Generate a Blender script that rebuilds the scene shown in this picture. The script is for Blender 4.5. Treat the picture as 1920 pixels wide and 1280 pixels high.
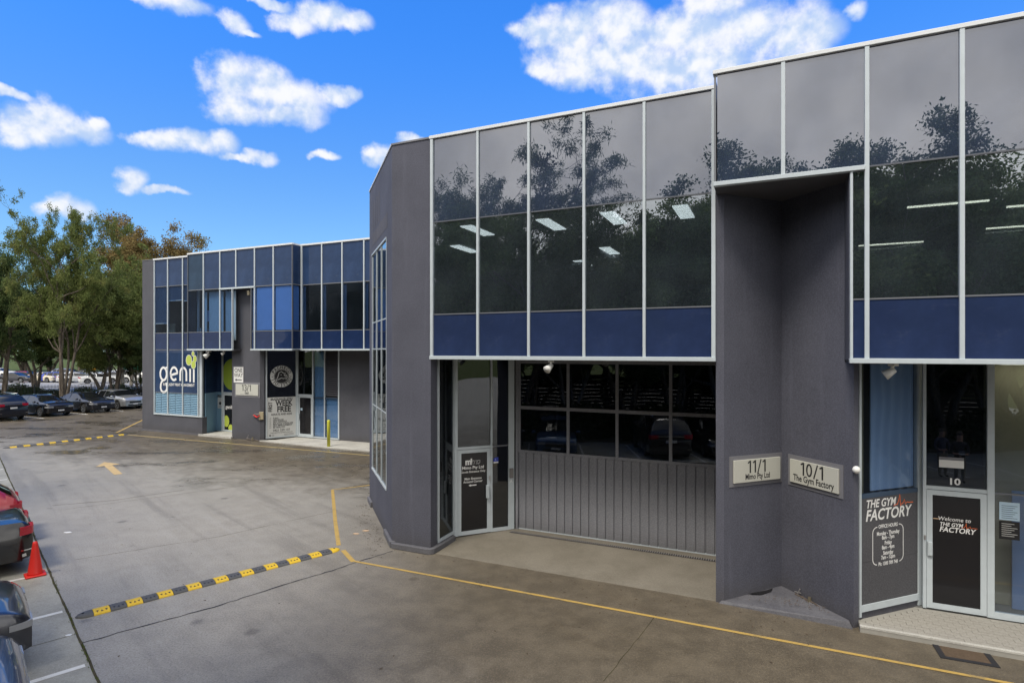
import bpy, bmesh, math, random
import numpy as np
from mathutils import Vector, Matrix, Euler

sc = bpy.context.scene
for o in list(bpy.data.objects):
    bpy.data.objects.remove(o, do_unlink=True)
COL = sc.collection
R = math.radians

# ------------------------------------------------------------------ camera
cam_d = bpy.data.cameras.new('camera')
cam = bpy.data.objects.new('camera', cam_d)
COL.objects.link(cam)
cam.location = (0, 0, 4.6)
cam.rotation_euler = (R(90), 0, 0)
cam_d.sensor_width = 36
cam_d.lens = 1077 / 1920 * 36
cam_d.shift_y = 16 / 1920
cam_d.clip_end = 3000
cam_d.clip_start = 0.05
sc.camera = cam

# ------------------------------------------------------------------ sky, sun, exposure
SUN_EL, SUN_AZ = 58, 215          # azimuth clockwise from +Y (north): sun behind the camera, a little to its left
world = bpy.data.worlds.new('World')
sc.world = world
world.use_nodes = True
wt = world.node_tree
wt.nodes.clear()


def wn(kind, **kw):
    n = wt.nodes.new(kind)
    for k, v in kw.items():
        setattr(n, k, v)
    return n


def wl(a, b):
    wt.links.new(a, b)


def wmath(op, a, b=None, c=None, clamp=False):
    n = wn('ShaderNodeMath', operation=op, use_clamp=clamp)
    for i, v in enumerate((a, b, c)):
        if v is None:
            continue
        if isinstance(v, (int, float)):
            n.inputs[i].default_value = v
        else:
            wl(v, n.inputs[i])
    return n.outputs[0]


def wramp(val, lo, hi):
    n = wn('ShaderNodeMapRange', interpolation_type='SMOOTHSTEP')
    wl(val, n.inputs['Value'])
    n.inputs['From Min'].default_value = lo
    n.inputs['From Max'].default_value = hi
    return n.outputs['Result']


def wmix(fac, a, b, mode='MIX'):
    n = wn('ShaderNodeMix', data_type='RGBA', blend_type=mode)
    if isinstance(fac, (int, float)):
        n.inputs[0].default_value = fac
    else:
        wl(fac, n.inputs[0])
    for i, v in ((6, a), (7, b)):
        if isinstance(v, tuple):
            n.inputs[i].default_value = (*v, 1)
        else:
            wl(v, n.inputs[i])
    return n.outputs[2]


sky = wn('ShaderNodeTexSky')
sky.sky_type = 'NISHITA'
sky.sun_disc = False
sky.sun_elevation = R(SUN_EL)
sky.sun_rotation = R(SUN_AZ)
sky.altitude = 50
sky.air_density = 1.0
sky.dust_density = 0.3
sky.ozone_density = 3.0
tc = wn('ShaderNodeTexCoord')
sep = wn('ShaderNodeSeparateXYZ')
wl(tc.outputs['Generated'], sep.inputs[0])
dx, dy, dz = sep.outputs
az = wmath('MULTIPLY', wmath('ARCTAN2', dx, dy), 180 / math.pi)
el = wmath('MULTIPLY', wmath('ARCSINE', dz), 180 / math.pi)
tint = wmix(1.0, sky.outputs[0], wmix(wramp(el, 6.0, 33.0), (0.52, 0.74, 0.90), (0.26, 0.84, 1.58)), 'MULTIPLY')
# billowing edge noise, the same everywhere in the sky
nz1 = wn('ShaderNodeTexNoise')
nz1.inputs['Scale'].default_value = 30
nz1.inputs['Detail'].default_value = 7
nz1.inputs['Roughness'].default_value = 0.58
wl(tc.outputs['Generated'], nz1.inputs['Vector'])
nzw = wn('ShaderNodeTexNoise')
nzw.inputs['Scale'].default_value = 15
nzw.inputs['Detail'].default_value = 5
nzw.inputs['Roughness'].default_value = 0.55
wl(tc.outputs['Generated'], nzw.inputs['Vector'])
wsep = wn('ShaderNodeSeparateColor')
wl(nzw.outputs['Color'], wsep.inputs[0])
azw = wmath('ADD', az, wmath('MULTIPLY', wmath('SUBTRACT', wsep.outputs[0], 0.5), 3.6))
elw = wmath('ADD', el, wmath('MULTIPLY', wmath('SUBTRACT', wsep.outputs[1], 0.5), 2.6))
comb = wn('ShaderNodeCombineXYZ')
wl(azw, comb.inputs[0])
wl(elw, comb.inputs[1])
PUFFS = [(-39.9,16.5,2.35,1.31),(-38.6,17.6,1.79,1.06),(-36.9,17.2,2.21,0.97),(-41.1,15.7,1.21,0.82),(-35.4,17.7,0.88,0.47),(-31.5,17.3,1.74,0.83),(-28.7,17.4,2.46,0.93),(-26.4,17.7,1.37,0.95),(-32.3,17.4,0.95,0.57),(-23.4,16.9,1.43,0.63),(-25.8,16.7,1.51,0.35),(-26.2,22.9,2.36,1.62),(-23.1,22.7,3.37,1.66),(-20.4,22.5,2.8,1.28),(-17.5,23.1,1.93,0.69),(-16.1,23.4,1.08,0.6),(-25.8,20.7,2.37,1.17),(-22.2,20.8,3.64,0.78),(-19.7,21.5,1.65,1.3),(-20.8,28.2,2.09,0.85),(-17.5,29.0,2.42,0.97),(-15.1,28.9,1.74,0.71),(-25.6,27.1,1.3,0.84),(-24.5,26.7,0.97,0.31),(-31.1,27.7,3.12,0.86),(-23.1,29.3,2.25,0.37),(-33.8,13.9,1.03,1.17),(-31.1,13.2,1.75,0.35),(-18.0,18.0,1.25,0.46),(-12.6,18.4,1.62,1.03),(-10.0,20.0,1.44,0.56),(5.3,29.1,4.74,1.62),(10.0,29.4,3.61,1.79),(2.1,29.1,2.65,0.73),(14.1,28.4,3.0,1.2),(6.4,26.5,4.2,2.12),(11.5,26.4,5.6,2.3),(17.5,27.8,4.35,1.98),(22.2,27.5,3.64,1.55),(25.8,26.1,3.45,2.32),(19.9,29.8,3.76,1.51),(28.3,26.0,1.44,1.7),(17.5,25.4,5.79,2.48),(3.2,25.6,1.59,0.86),(30.3,27.0,0.87,0.66),(-37.6,11.1,1.5,0.89),(-41.7,18.3,1.78,0.36)]
acc = None
for (a_, e_, ra, re) in PUFFS:
    s = wn('ShaderNodeVectorMath', operation='SUBTRACT')
    wl(comb.outputs[0], s.inputs[0])
    s.inputs[1].default_value = (a_, e_, 0)
    m = wn('ShaderNodeVectorMath', operation='MULTIPLY')
    wl(s.outputs[0], m.inputs[0])
    m.inputs[1].default_value = (1 / (ra * 1.12), 1 / (re * 1.15), 0)
    d_ = wn('ShaderNodeVectorMath', operation='DOT_PRODUCT')
    wl(m.outputs[0], d_.inputs[0])
    wl(m.outputs[0], d_.inputs[1])
    acc = d_.outputs['Value'] if acc is None else wmath('SMOOTH_MIN', acc, d_.outputs['Value'], 0.35)
dens = wmath('SUBTRACT', 1.0, acc)
dens = wmath('MAXIMUM', dens, -1.5)
dens = wmath('ADD', dens, wmath('MULTIPLY', wmath('SUBTRACT', nz1.outputs['Fac'], 0.5), 1.9))
cum_a = wmath('MULTIPLY', wramp(dens, -0.35, 0.95), 0.97)
# sunlit tops and greyer undersides: compare the billows with those a little higher up
up = wn('ShaderNodeVectorMath', operation='ADD')
wl(tc.outputs['Generated'], up.inputs[0])
up.inputs[1].default_value = (0, 0, 0.014)
nz3 = wn('ShaderNodeTexNoise')
for k_, v_ in (('Scale', 22), ('Detail', 4), ('Roughness', 0.5)):
    nz3.inputs[k_].default_value = v_
wl(up.outputs[0], nz3.inputs['Vector'])
nz4 = wn('ShaderNodeTexNoise')
for k_, v_ in (('Scale', 22), ('Detail', 4), ('Roughness', 0.5)):
    nz4.inputs[k_].default_value = v_
wl(tc.outputs['Generated'], nz4.inputs['Vector'])
lit = wmath('SUBTRACT', nz4.outputs['Fac'], nz3.outputs['Fac'])
shade = wramp(wmath('ADD', wmath('MULTIPLY', lit, 4.0), wmath('MULTIPLY', dens, 0.35)), -0.45, 0.75)
cum_c = wmix(shade, (2.7, 3.5, 4.9), (5.1, 5.15, 5.3))
c1 = wmix(cum_a, tint, cum_c)
# the far half of the sky (behind the camera) is the grey cloud deck that the windows reflect
nz2 = wn('ShaderNodeTexNoise')
nz2.inputs['Scale'].default_value = 3.4
nz2.inputs['Detail'].default_value = 6
nz2.inputs['Roughness'].default_value = 0.5
wl(tc.outputs['Generated'], nz2.inputs['Vector'])
deck = wmix(wramp(nz2.outputs['Fac'], 0.3, 0.7), (4.9, 4.9, 5.0), (9.9, 9.65, 9.3))
edge = wmath('ADD', wmath('MULTIPLY', dy, -1.0), wmath('MULTIPLY', wmath('SUBTRACT', nz2.outputs['Fac'], 0.5), 0.9))
edge = wmath('ADD', edge, wmath('MULTIPLY', dz, 0.25))
c2 = wmix(wramp(edge, -0.22, 0.25), c1, deck)
bg = wn('ShaderNodeBackground')
bg.inputs['Strength'].default_value = 0.1
wl(c2, bg.inputs['Color'])
wo = wn('ShaderNodeOutputWorld')
wl(bg.outputs[0], wo.inputs[0])

sun_d = bpy.data.lights.new('sun', 'SUN')
sun_d.energy = 1.5
sun_d.angle = R(18)
sun_d.color = (1.0, 0.93, 0.82)
sun = bpy.data.objects.new('sun', sun_d)
COL.objects.link(sun)
sdir = Vector((math.sin(R(SUN_AZ)) * math.cos(R(SUN_EL)), math.cos(R(SUN_AZ)) * math.cos(R(SUN_EL)), math.sin(R(SUN_EL))))
sun.rotation_euler = sdir.to_track_quat('Z', 'Y').to_euler()
sun.location = (-10, -10, 30)

vs = sc.view_settings
vs.view_transform = 'Standard'
vs.look = 'None'
vs.exposure = 0.95
vs.gamma = 1.0
vs.use_curve_mapping = False
sc.cycles.use_denoising = True
sc.cycles.max_bounces = 8
sc.cycles.transparent_max_bounces = 16
sc.cycles.caustics_reflective = False
sc.cycles.caustics_refractive = False

# ------------------------------------------------------------------ materials
MATS = {}


class NT:
    def __init__(s, name):
        s.m = bpy.data.materials.new(name)
        s.m.use_nodes = True
        s.t = s.m.node_tree
        s.t.nodes.clear()
        s.out = s.n('ShaderNodeOutputMaterial')
        MATS[name] = s.m

    def n(s, kind, **kw):
        x = s.t.nodes.new(kind)
        for k, v in kw.items():
            setattr(x, k, v)
        return x

    def put(s, sock, v):
        if v is None:
            return
        if isinstance(v, bpy.types.NodeSocket):
            s.t.links.new(v, sock)
        elif isinstance(v, tuple) and len(v) == 3 and sock.type == 'RGBA':
            sock.default_value = (*v, 1)
        else:
            sock.default_value = v

    def coord(s, kind='Object'):
        return s.n('ShaderNodeTexCoord').outputs[kind]

    def scaled(s, vec, sc3):
        m = s.n('ShaderNodeVectorMath', operation='MULTIPLY')
        s.put(m.inputs[0], vec)
        m.inputs[1].default_value = sc3
        return m.outputs[0]

    def noise(s, scale, detail=4, rough=0.5, vec=None, out='Fac'):
        x = s.n('ShaderNodeTexNoise')
        x.inputs['Scale'].default_value = scale
        x.inputs['Detail'].default_value = detail
        x.inputs['Roughness'].default_value = rough
        s.put(x.inputs['Vector'], vec if vec is not None else s.coord())
        return x.outputs[out]

    def math(s, op, a, b=None, c=None, clamp=False):
        x = s.n('ShaderNodeMath', operation=op, use_clamp=clamp)
        for i, v in enumerate((a, b, c)):
            s.put(x.inputs[i], v)
        return x.outputs[0]

    def ramp(s, v, lo, hi, a=0.0, b=1.0):
        x = s.n('ShaderNodeMapRange', interpolation_type='SMOOTHSTEP')
        s.put(x.inputs['Value'], v)
        for k, q in (('From Min', lo), ('From Max', hi), ('To Min', a), ('To Max', b)):
            x.inputs[k].default_value = q
        return x.outputs['Result']

    def mix(s, fac, a, b, mode='MIX'):
        x = s.n('ShaderNodeMix', data_type='RGBA', blend_type=mode)
        s.put(x.inputs[0], fac)
        s.put(x.inputs[6], a)
        s.put(x.inputs[7], b)
        return x.outputs[2]

    def bump(s, h, strength=0.2, dist=0.01):
        x = s.n('ShaderNodeBump')
        x.inputs['Strength'].default_value = strength
        x.inputs['Distance'].default_value = dist
        s.put(x.inputs['Height'], h)
        return x.outputs[0]

    def pbr(s, base, rough=0.5, metal=0.0, spec=0.5, normal=None, coat=0.0):
        p = s.n('ShaderNodeBsdfPrincipled')
        s.put(p.inputs['Base Color'], base)
        s.put(p.inputs['Roughness'], rough)
        s.put(p.inputs['Metallic'], metal)
        s.put(p.inputs['Specular IOR Level'], spec)
        s.put(p.inputs['Coat Weight'], coat)
        p.inputs['Coat Roughness'].default_value = 0.03
        if normal is not None:
            s.put(p.inputs['Normal'], normal)
        s.t.links.new(p.outputs[0], s.out.inputs[0])
        return p


def plain(name, base, rough=0.5, metal=0.0, spec=0.5, coat=0.0, vary=0.0, vscale=3.0):
    t = NT(name)
    b = base
    if vary:
        f = t.noise(vscale, 5, 0.6)
        b = t.mix(f, tuple(c * (1 - vary) for c in base), tuple(min(1, c * (1 + vary)) for c in base))
    t.pbr(b, rough, metal, spec, None, coat)
    return t.m


def render_paint(name, base, streak=0.25):
    t = NT(name)
    c = t.coord()
    big = t.noise(0.8, 5, 0.6, c)
    st = t.noise(1.0, 4, 0.6, t.scaled(c, (5, 5, 0.35)))
    fine = t.noise(42, 4, 0.8, c)
    mid = t.noise(14, 4, 0.7, c)
    col = t.mix(t.ramp(big, 0.3, 0.7), tuple(x * 0.86 for x in base), tuple(x * 1.12 for x in base))
    col = t.mix(t.math('MULTIPLY', t.ramp(st, 0.52, 0.75), streak), col, tuple(x * 1.7 for x in base))
    col = t.mix(t.math('MULTIPLY', t.ramp(mid, 0.45, 0.75), 0.25), col, tuple(x * 0.65 for x in base))
    col = t.mix(t.math('MULTIPLY', t.ramp(fine, 0.42, 0.62), 0.55), col, tuple(x * 1.55 for x in base))
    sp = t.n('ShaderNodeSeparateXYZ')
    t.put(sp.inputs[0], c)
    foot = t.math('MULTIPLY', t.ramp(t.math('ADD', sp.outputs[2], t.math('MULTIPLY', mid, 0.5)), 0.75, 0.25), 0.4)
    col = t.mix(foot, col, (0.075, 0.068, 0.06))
    t.pbr(col, 0.86, 0, 0.25, t.bump(t.math('ADD', fine, t.math('MULTIPLY', mid, 0.6)), 0.45, 0.006))
    return t.m


render_paint('wall_paint', (0.088, 0.091, 0.117), 0.35)
render_paint('wall_patch', (0.100, 0.098, 0.112), 0.5)
render_paint('wall_paint_far', (0.088, 0.090, 0.106), 0.15)
render_paint('door_panel_paint', (0.265, 0.270, 0.300), 0.12)
render_paint('notice_paint', (0.085, 0.085, 0.094), 0.05)
plain('frame_white', (0.52, 0.58, 0.62), 0.38, 0.0, 0.5, 0, 0.10, 6)
plain('frame_grey', (0.16, 0.17, 0.19), 0.45)
plain('cap_white', (0.70, 0.72, 0.74), 0.45, 0, 0.5, 0, 0.12, 2)
plain('sealant', (0.10, 0.11, 0.13), 0.6)
plain('soffit_grey', (0.10, 0.10, 0.11), 0.9, 0, 0.2, 0, 0.1)
plain('interior_dark', (0.045, 0.045, 0.048), 0.9, 0, 0.2, 0, 0.2)
plain('interior_mid', (0.15, 0.15, 0.15), 0.9, 0, 0.2, 0, 0.2)
plain('interior_cream', (0.42, 0.38, 0.26), 0.9, 0, 0.2, 0, 0.15)
plain('interior_blue', (0.22, 0.36, 0.66), 0.8, 0, 0.2, 0, 0.08)
plain('interior_slate', (0.055, 0.085, 0.135), 0.8, 0, 0.2, 0, 0.08)
plain('blind_blue', (0.32, 0.48, 0.78), 0.8, 0, 0.2, 0, 0.08)
plain('screen_blue', (0.42, 0.60, 0.92), 0.8, 0, 0.2, 0, 0.06)
plain('blind_deep', (0.24, 0.46, 0.78), 0.8, 0, 0.2, 0, 0.08)
plain('fence_board', (0.05, 0.045, 0.04), 0.85, 0, 0.3, 0, 0.3, 2)
plain('blind_pale', (0.42, 0.50, 0.54), 0.8, 0, 0.2, 0, 0.08)
plain('shutter_blue', (0.20, 0.34, 0.46), 0.6, 0, 0.3, 0, 0.08)
plain('roof_sheet', (0.3, 0.3, 0.31), 0.7, 0, 0.3, 0, 0.15)
plain('vinyl_white', (0.82, 0.82, 0.82), 0.5)
plain('vinyl_black', (0.012, 0.012, 0.014), 0.5)
plain('vinyl_orange', (0.75, 0.16, 0.05), 0.5)
plain('vinyl_lime', (0.50, 0.60, 0.09), 0.5)
plain('vinyl_lime_deep', (0.33, 0.46, 0.05), 0.5)
plain('vinyl_blue', (0.03, 0.06, 0.45), 0.5)
plain('vinyl_steel', (0.35, 0.35, 0.36), 0.35, 0.6)
plain('door_black', (0.012, 0.012, 0.015), 0.12)
plain('poster_white', (0.62, 0.63, 0.62), 0.5, 0, 0.5, 0, 0.05)
plain('plate_silver', (0.58, 0.58, 0.52), 0.5, 0.15, 0.5, 0, 0.06, 40)
plain('plaque_grey', (0.18, 0.18, 0.20), 0.55, 0, 0.5, 0, 0.06, 30)
plain('sign_white', (0.75, 0.75, 0.73), 0.5)
plain('paper_blue', (0.42, 0.56, 0.68), 0.6)
plain('plastic_white', (0.80, 0.80, 0.78), 0.35)
plain('plastic_beige', (0.42, 0.36, 0.24), 0.5)
plain('plastic_grey', (0.22, 0.21, 0.21), 0.5)
plain('brass', (0.35, 0.31, 0.22), 0.4, 0.8)
plain('pipe_copper', (0.16, 0.13, 0.11), 0.55, 0.5, 0.5, 0, 0.3, 20)
plain('steel', (0.5, 0.5, 0.5), 0.35, 0.9)
plain('yellow_bollard', (0.62, 0.62, 0.06), 0.5, 0, 0.5, 0, 0.1)
plain('cone_red', (0.72, 0.030, 0.022), 0.5, 0, 0.4, 0, 0.10, 9)
plain('rubber_black', (0.085, 0.087, 0.092), 0.7, 0, 0.4, 0, 0.25, 12)
plain('rubber_yellow', (0.66, 0.44, 0.03), 0.6, 0, 0.4, 0, 0.15, 12)
plain('grate_iron', (0.03, 0.03, 0.035), 0.7, 0.3)
plain('rust', (0.10, 0.072, 0.05), 0.9, 0, 0.2, 0, 0.4, 25)
plain('litter_tan', (0.6, 0.42, 0.27), 0.8)
plain('fence_black', (0.012, 0.013, 0.012), 0.5)
plain('concrete_edge', (0.33, 0.32, 0.29), 0.9, 0, 0.2, 0, 0.2, 6)
plain('container_green', (0.02, 0.30, 0.22), 0.5, 0, 0.4, 0, 0.2)
plain('pole_grey', (0.36, 0.35, 0.32), 0.6, 0, 0.4, 0, 0.15)
plain('sign_orange', (0.75, 0.38, 0.02), 0.5)
plain('tyre', (0.014, 0.014, 0.015), 0.85)
plain('rim', (0.42, 0.43, 0.45), 0.3, 0.8)
plain('car_trim', (0.010, 0.010, 0.011), 0.45)
plain('chrome', (0.75, 0.76, 0.78), 0.12, 1.0)
plain('car_glass', (0.008, 0.009, 0.011), 0.04, 0, 0.9)
plain('lamp_clear', (0.30, 0.31, 0.33), 0.15, 0.0, 0.6)
plain('lamp_red', (0.42, 0.008, 0.03), 0.12, 0, 0.8)
for nm, c, me in (('paint_navy', (0.010, 0.014, 0.026), 0.3), ('paint_black', (0.006, 0.006, 0.008), 0.2), ('paint_charcoal', (0.025, 0.026, 0.033), 0.5),
                  ('paint_silver', (0.40, 0.41, 0.42), 0.6), ('paint_red', (0.35, 0.008, 0.02), 0.2), ('paint_grey', (0.035, 0.038, 0.052), 0.5),
                  ('paint_blue', (0.035, 0.08, 0.17), 0.5), ('paint_white', (0.72, 0.72, 0.70), 0.0), ('paint_royal', (0.012, 0.035, 0.35), 0.2),
                  ('paint_cream', (0.62, 0.55, 0.42), 0.0)):
    plain(nm, c, 0.28, me, 0.5, 1.0)

# paving
def asphalt():
    t = NT('driveway_asphalt')
    c = t.coord()
    fine = t.math('ADD', t.math('MULTIPLY', t.noise(150, 2, 0.8, c), .35), t.math('MULTIPLY', t.noise(34, 3, 0.75, c), .65))
    grit = t.n('ShaderNodeTexVoronoi')
    grit.inputs['Scale'].default_value = 70
    t.put(grit.inputs['Vector'], c)
    mid = t.noise(2.2, 6, 0.65, c)
    big = t.noise(0.22, 5, 0.6, c)
    # along and across the lane, for tyre marks
    da = t.n('ShaderNodeVectorMath', operation='DOT_PRODUCT')
    t.put(da.inputs[0], c)
    da.inputs[1].default_value = (0.6975 * 0.10, -0.7166 * 0.10, 0)
    db = t.n('ShaderNodeVectorMath', operation='DOT_PRODUCT')
    t.put(db.inputs[0], c)
    db.inputs[1].default_value = (-0.7166 * 1.5, -0.6975 * 1.5, 0)
    cv = t.n('ShaderNodeCombineXYZ')
    t.put(cv.inputs[0], da.outputs['Value'])
    t.put(cv.inputs[1], db.outputs['Value'])
    strk = t.noise(1.0, 5, 0.62, cv.outputs[0])
    vo = t.n('ShaderNodeTexVoronoi')
    vo.inputs['Scale'].default_value = 0.8
    t.put(vo.inputs['Vector'], c)
    spots = t.math('MULTIPLY', t.ramp(t.math('ADD', vo.outputs['Distance'], t.math('MULTIPLY', mid, 0.16)), 0.20, 0.12), 0.6)
    # distance in front of the facades (n = outward normal of the units)
    dt = t.n('ShaderNodeVectorMath', operation='DOT_PRODUCT')
    t.put(dt.inputs[0], c)
    dt.inputs[1].default_value = (-0.4108, -0.9117, 0)
    w = t.math('ADD', dt.outputs['Value'], 11.1)
    dist = t.math('ADD', w, t.math('MULTIPLY', t.math('SUBTRACT', big, 0.5), 6.0))
    dist = t.math('ADD', dist, t.math('MULTIPLY', t.math('SUBTRACT', mid, 0.5), 3.0))
    sp = t.n('ShaderNodeSeparateXYZ')
    t.put(sp.inputs[0], c)
    brown_near = t.math('MULTIPLY', t.ramp(dist, 9.5, 3.5), t.ramp(sp.outputs[0], -6.5, 0.0))
    dist2 = t.math('ADD', dist, 9.0)
    brown_far = t.math('MULTIPLY', t.ramp(dist2, 7.5, 1.5), t.ramp(sp.outputs[0], -3.0, -6.0))
    brown = t.math('MAXIMUM', brown_near, brown_far)
    base = t.mix(t.ramp(mid, 0.3, 0.7), (0.290, 0.270, 0.230), (0.345, 0.324, 0.280))
    base = t.mix(t.math('MULTIPLY', t.ramp(strk, 0.50, 0.70), 0.55), base, (0.165, 0.152, 0.128))
    base = t.mix(t.math('MULTIPLY', t.ramp(strk, 0.46, 0.30), 0.35), base, (0.40, 0.385, 0.35))
    base = t.mix(spots, base, (0.085, 0.075, 0.060))
    bcol = t.mix(t.ramp(mid, 0.35, 0.65), (0.066, 0.051, 0.032), (0.112, 0.089, 0.058))
    base = t.mix(t.math('MULTIPLY', brown, 0.88), base, bcol)
    base = t.mix(t.math('MULTIPLY', t.ramp(fine, 0.50, 0.62), 0.45), base, t.mix(brown, (0.46, 0.44, 0.39), (0.25, 0.205, 0.145)))
    base = t.mix(t.math('MULTIPLY', t.ramp(fine, 0.5, 0.36), 0.6), base, (0.07, 0.064, 0.055))
    # damp film left after rain: smoother where water lies
    wet = t.math('MULTIPLY', t.ramp(t.noise(0.42, 5, 0.6, t.scaled(c, (0.8, 1.6, 1))), 0.5, 0.66), t.ramp(dist2, 9.0, 3.0))
    damp = t.math('MULTIPLY', t.math('MAXIMUM', brown, 0.25), t.ramp(t.noise(0.6, 4, 0.6, c), 0.35, 0.75))
    rough = t.math('SUBTRACT', 0.48, t.math('MULTIPLY', damp, 0.24))
    rough = t.math('SUBTRACT', rough, t.math('MULTIPLY', wet, 0.42), clamp=True)
    rough = t.math('MAXIMUM', rough, 0.06)
    base = t.mix(t.math('MULTIPLY', wet, 0.55), base, (0.045, 0.040, 0.033))
    h = t.math('ADD', fine, t.math('MULTIPLY', grit.outputs['Distance'], 0.8))
    hb = t.bump(h, 0.45, 0.008)
    p = t.pbr(base, rough, 0, 0.5, hb)
    return t.m


asphalt()


def concrete(name, a, b, rough=0.8, dark=(0.16, 0.155, 0.14)):
    t = NT(name)
    c = t.coord()
    m1 = t.noise(1.1, 6, 0.65, c)
    m2 = t.noise(7, 5, 0.7, t.scaled(c, (1, 1.6, 1)))
    fine = t.math('ADD', t.math('MULTIPLY', t.noise(160, 2, 0.8, c), .4), t.math('MULTIPLY', t.noise(40, 3, 0.75, c), .6))
    col = t.mix(t.ramp(m1, 0.3, 0.7), a, b)
    col = t.mix(t.math('MULTIPLY', t.ramp(m2, 0.55, 0.75), 0.5), col, dark)
    col = t.mix(t.math('MULTIPLY', t.ramp(fine, 0.5, 0.68), 0.30), col, tuple(min(1, x * 1.8) for x in b))
    col = t.mix(t.math('MULTIPLY', t.ramp(fine, 0.5, 0.32), 0.35), col, tuple(x * 0.4 for x in a))
    t.pbr(col, rough, 0, 0.35, t.bump(fine, 0.25, 0.004))
    return t.m


concrete('bay_concrete', (0.27, 0.265, 0.225), (0.38, 0.37, 0.32), 0.6, (0.13, 0.125, 0.10))
concrete('apron_concrete', (0.165, 0.148, 0.118), (0.215, 0.195, 0.160))
concrete('slab_pale', (0.40, 0.39, 0.36), (0.52, 0.51, 0.47))
concrete('paver_grey', (0.30, 0.285, 0.255), (0.38, 0.365, 0.33), 0.85, (0.24, 0.225, 0.195))
concrete('plinth_paint', (0.10, 0.10, 0.112), (0.145, 0.145, 0.16), 0.75, (0.07, 0.07, 0.075))
concrete('ledge_paint', (0.085, 0.085, 0.10), (0.14, 0.14, 0.155), 0.6, (0.03, 0.03, 0.032))
concrete('far_paving', (0.22, 0.22, 0.22), (0.36, 0.36, 0.36), 0.5)
concrete('soil', (0.045, 0.038, 0.022), (0.08, 0.07, 0.04), 0.95, (0.03, 0.04, 0.015))


def line_paint(name, base, wear=0.5):
    t = NT(name)
    c = t.coord()
    m1 = t.noise(3, 6, 0.7, c)
    fine = t.noise(120, 3, 0.8, c)
    k = t.math('ADD', t.math('MULTIPLY', m1, 0.6), t.math('MULTIPLY', fine, 0.4))
    col = t.mix(t.ramp(k, 0.50, 0.68, 0, wear), base, (0.13, 0.12, 0.10))
    t.pbr(col, 0.65, 0, 0.3)
    return t.m


line_paint('paint_yellow', (0.46, 0.31, 0.09), 0.95)
line_paint('paint_yellow_old', (0.40, 0.31, 0.14), 0.9)
line_paint('paint_line_white', (0.72, 0.72, 0.69), 0.4)
line_paint('paint_arrow', (0.52, 0.38, 0.19), 0.8)

# glass
def vision_glass(name, tint, refl, wave=0.03, fk=0.9, veil=0.03):
    t = NT(name)
    c = t.coord()
    nb = t.bump(t.noise(0.7, 1, 0.3, c), wave, 0.35)
    lw = t.n('ShaderNodeLayerWeight')
    lw.inputs['Blend'].default_value = 0.5
    fr = t.math('ADD', t.math('MULTIPLY', t.math('POWER', lw.outputs['Facing'], 5.0), 0.96), 0.04)
    fac = t.math('ADD', t.math('MULTIPLY', fr, fk), refl, clamp=True)
    tr = t.n('ShaderNodeBsdfTransparent')
    t.put(tr.inputs[0], tint)
    gl = t.n('ShaderNodeBsdfGlossy')
    gl.inputs['Roughness'].default_value = 0.0
    gl.inputs['Color'].default_value = (0.92, 0.96, 1.0, 1)
    t.put(gl.inputs['Normal'], nb)
    # thin film of grey painted in for the haze of lit rooms
    df = t.n('ShaderNodeBsdfDiffuse')
    df.inputs[0].default_value = (0.16, 0.20, 0.24, 1)
    m0 = t.n('ShaderNodeMixShader')
    t.put(m0.inputs[0], t.math('MULTIPLY', t.ramp(t.noise(1.1, 5, 0.65, c), 0.25, 0.75, 0.6, 1.3), veil))
    t.t.links.new(tr.outputs[0], m0.inputs[1])
    t.t.links.new(df.outputs[0], m0.inputs[2])
    mx = t.n('ShaderNodeMixShader')
    t.put(mx.inputs[0], fac)
    t.t.links.new(m0.outputs[0], mx.inputs[1])
    t.t.links.new(gl.outputs[0], mx.inputs[2])
    t.t.links.new(mx.outputs[0], t.out.inputs[0])
    return t.m


def spandrel_glass(name, base, refl, wave=0.03, fk=0.9):
    t = NT(name)
    c = t.coord()
    nb = t.bump(t.noise(0.7, 1, 0.3, c), wave, 0.35)
    lw = t.n('ShaderNodeLayerWeight')
    lw.inputs['Blend'].default_value = 0.5
    fr = t.math('ADD', t.math('MULTIPLY', t.math('POWER', lw.outputs['Facing'], 5.0), 0.96), 0.04)
    fac = t.math('ADD', t.math('MULTIPLY', fr, fk), refl, clamp=True)
    df = t.n('ShaderNodeBsdfDiffuse')
    cl = t.noise(1.3, 5, 0.65, c)
    dust = t.noise(2.5, 6, 0.7, t.scaled(c, (1.0, 1.0, 3.0)))
    dc = t.mix(t.math('MULTIPLY', t.ramp(cl, 0.35, 0.75), 0.6), base, tuple(x * 1.6 for x in base))
    t.put(df.inputs[0], t.mix(t.math('MULTIPLY', t.ramp(dust, 0.55, 0.8), 0.22), dc, (0.16, 0.18, 0.22)))
    gl = t.n('ShaderNodeBsdfGlossy')
    gl.inputs['Roughness'].default_value = 0.0
    gl.inputs['Color'].default_value = (0.95, 0.96, 1.0, 1)
    t.put(gl.inputs['Normal'], nb)
    mx = t.n('ShaderNodeMixShader')
    t.put(mx.inputs[0], fac)
    t.t.links.new(df.outputs[0], mx.inputs[1])
    t.t.links.new(gl.outputs[0], mx.inputs[2])
    t.t.links.new(mx.outputs[0], t.out.inputs[0])
    return t.m


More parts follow.
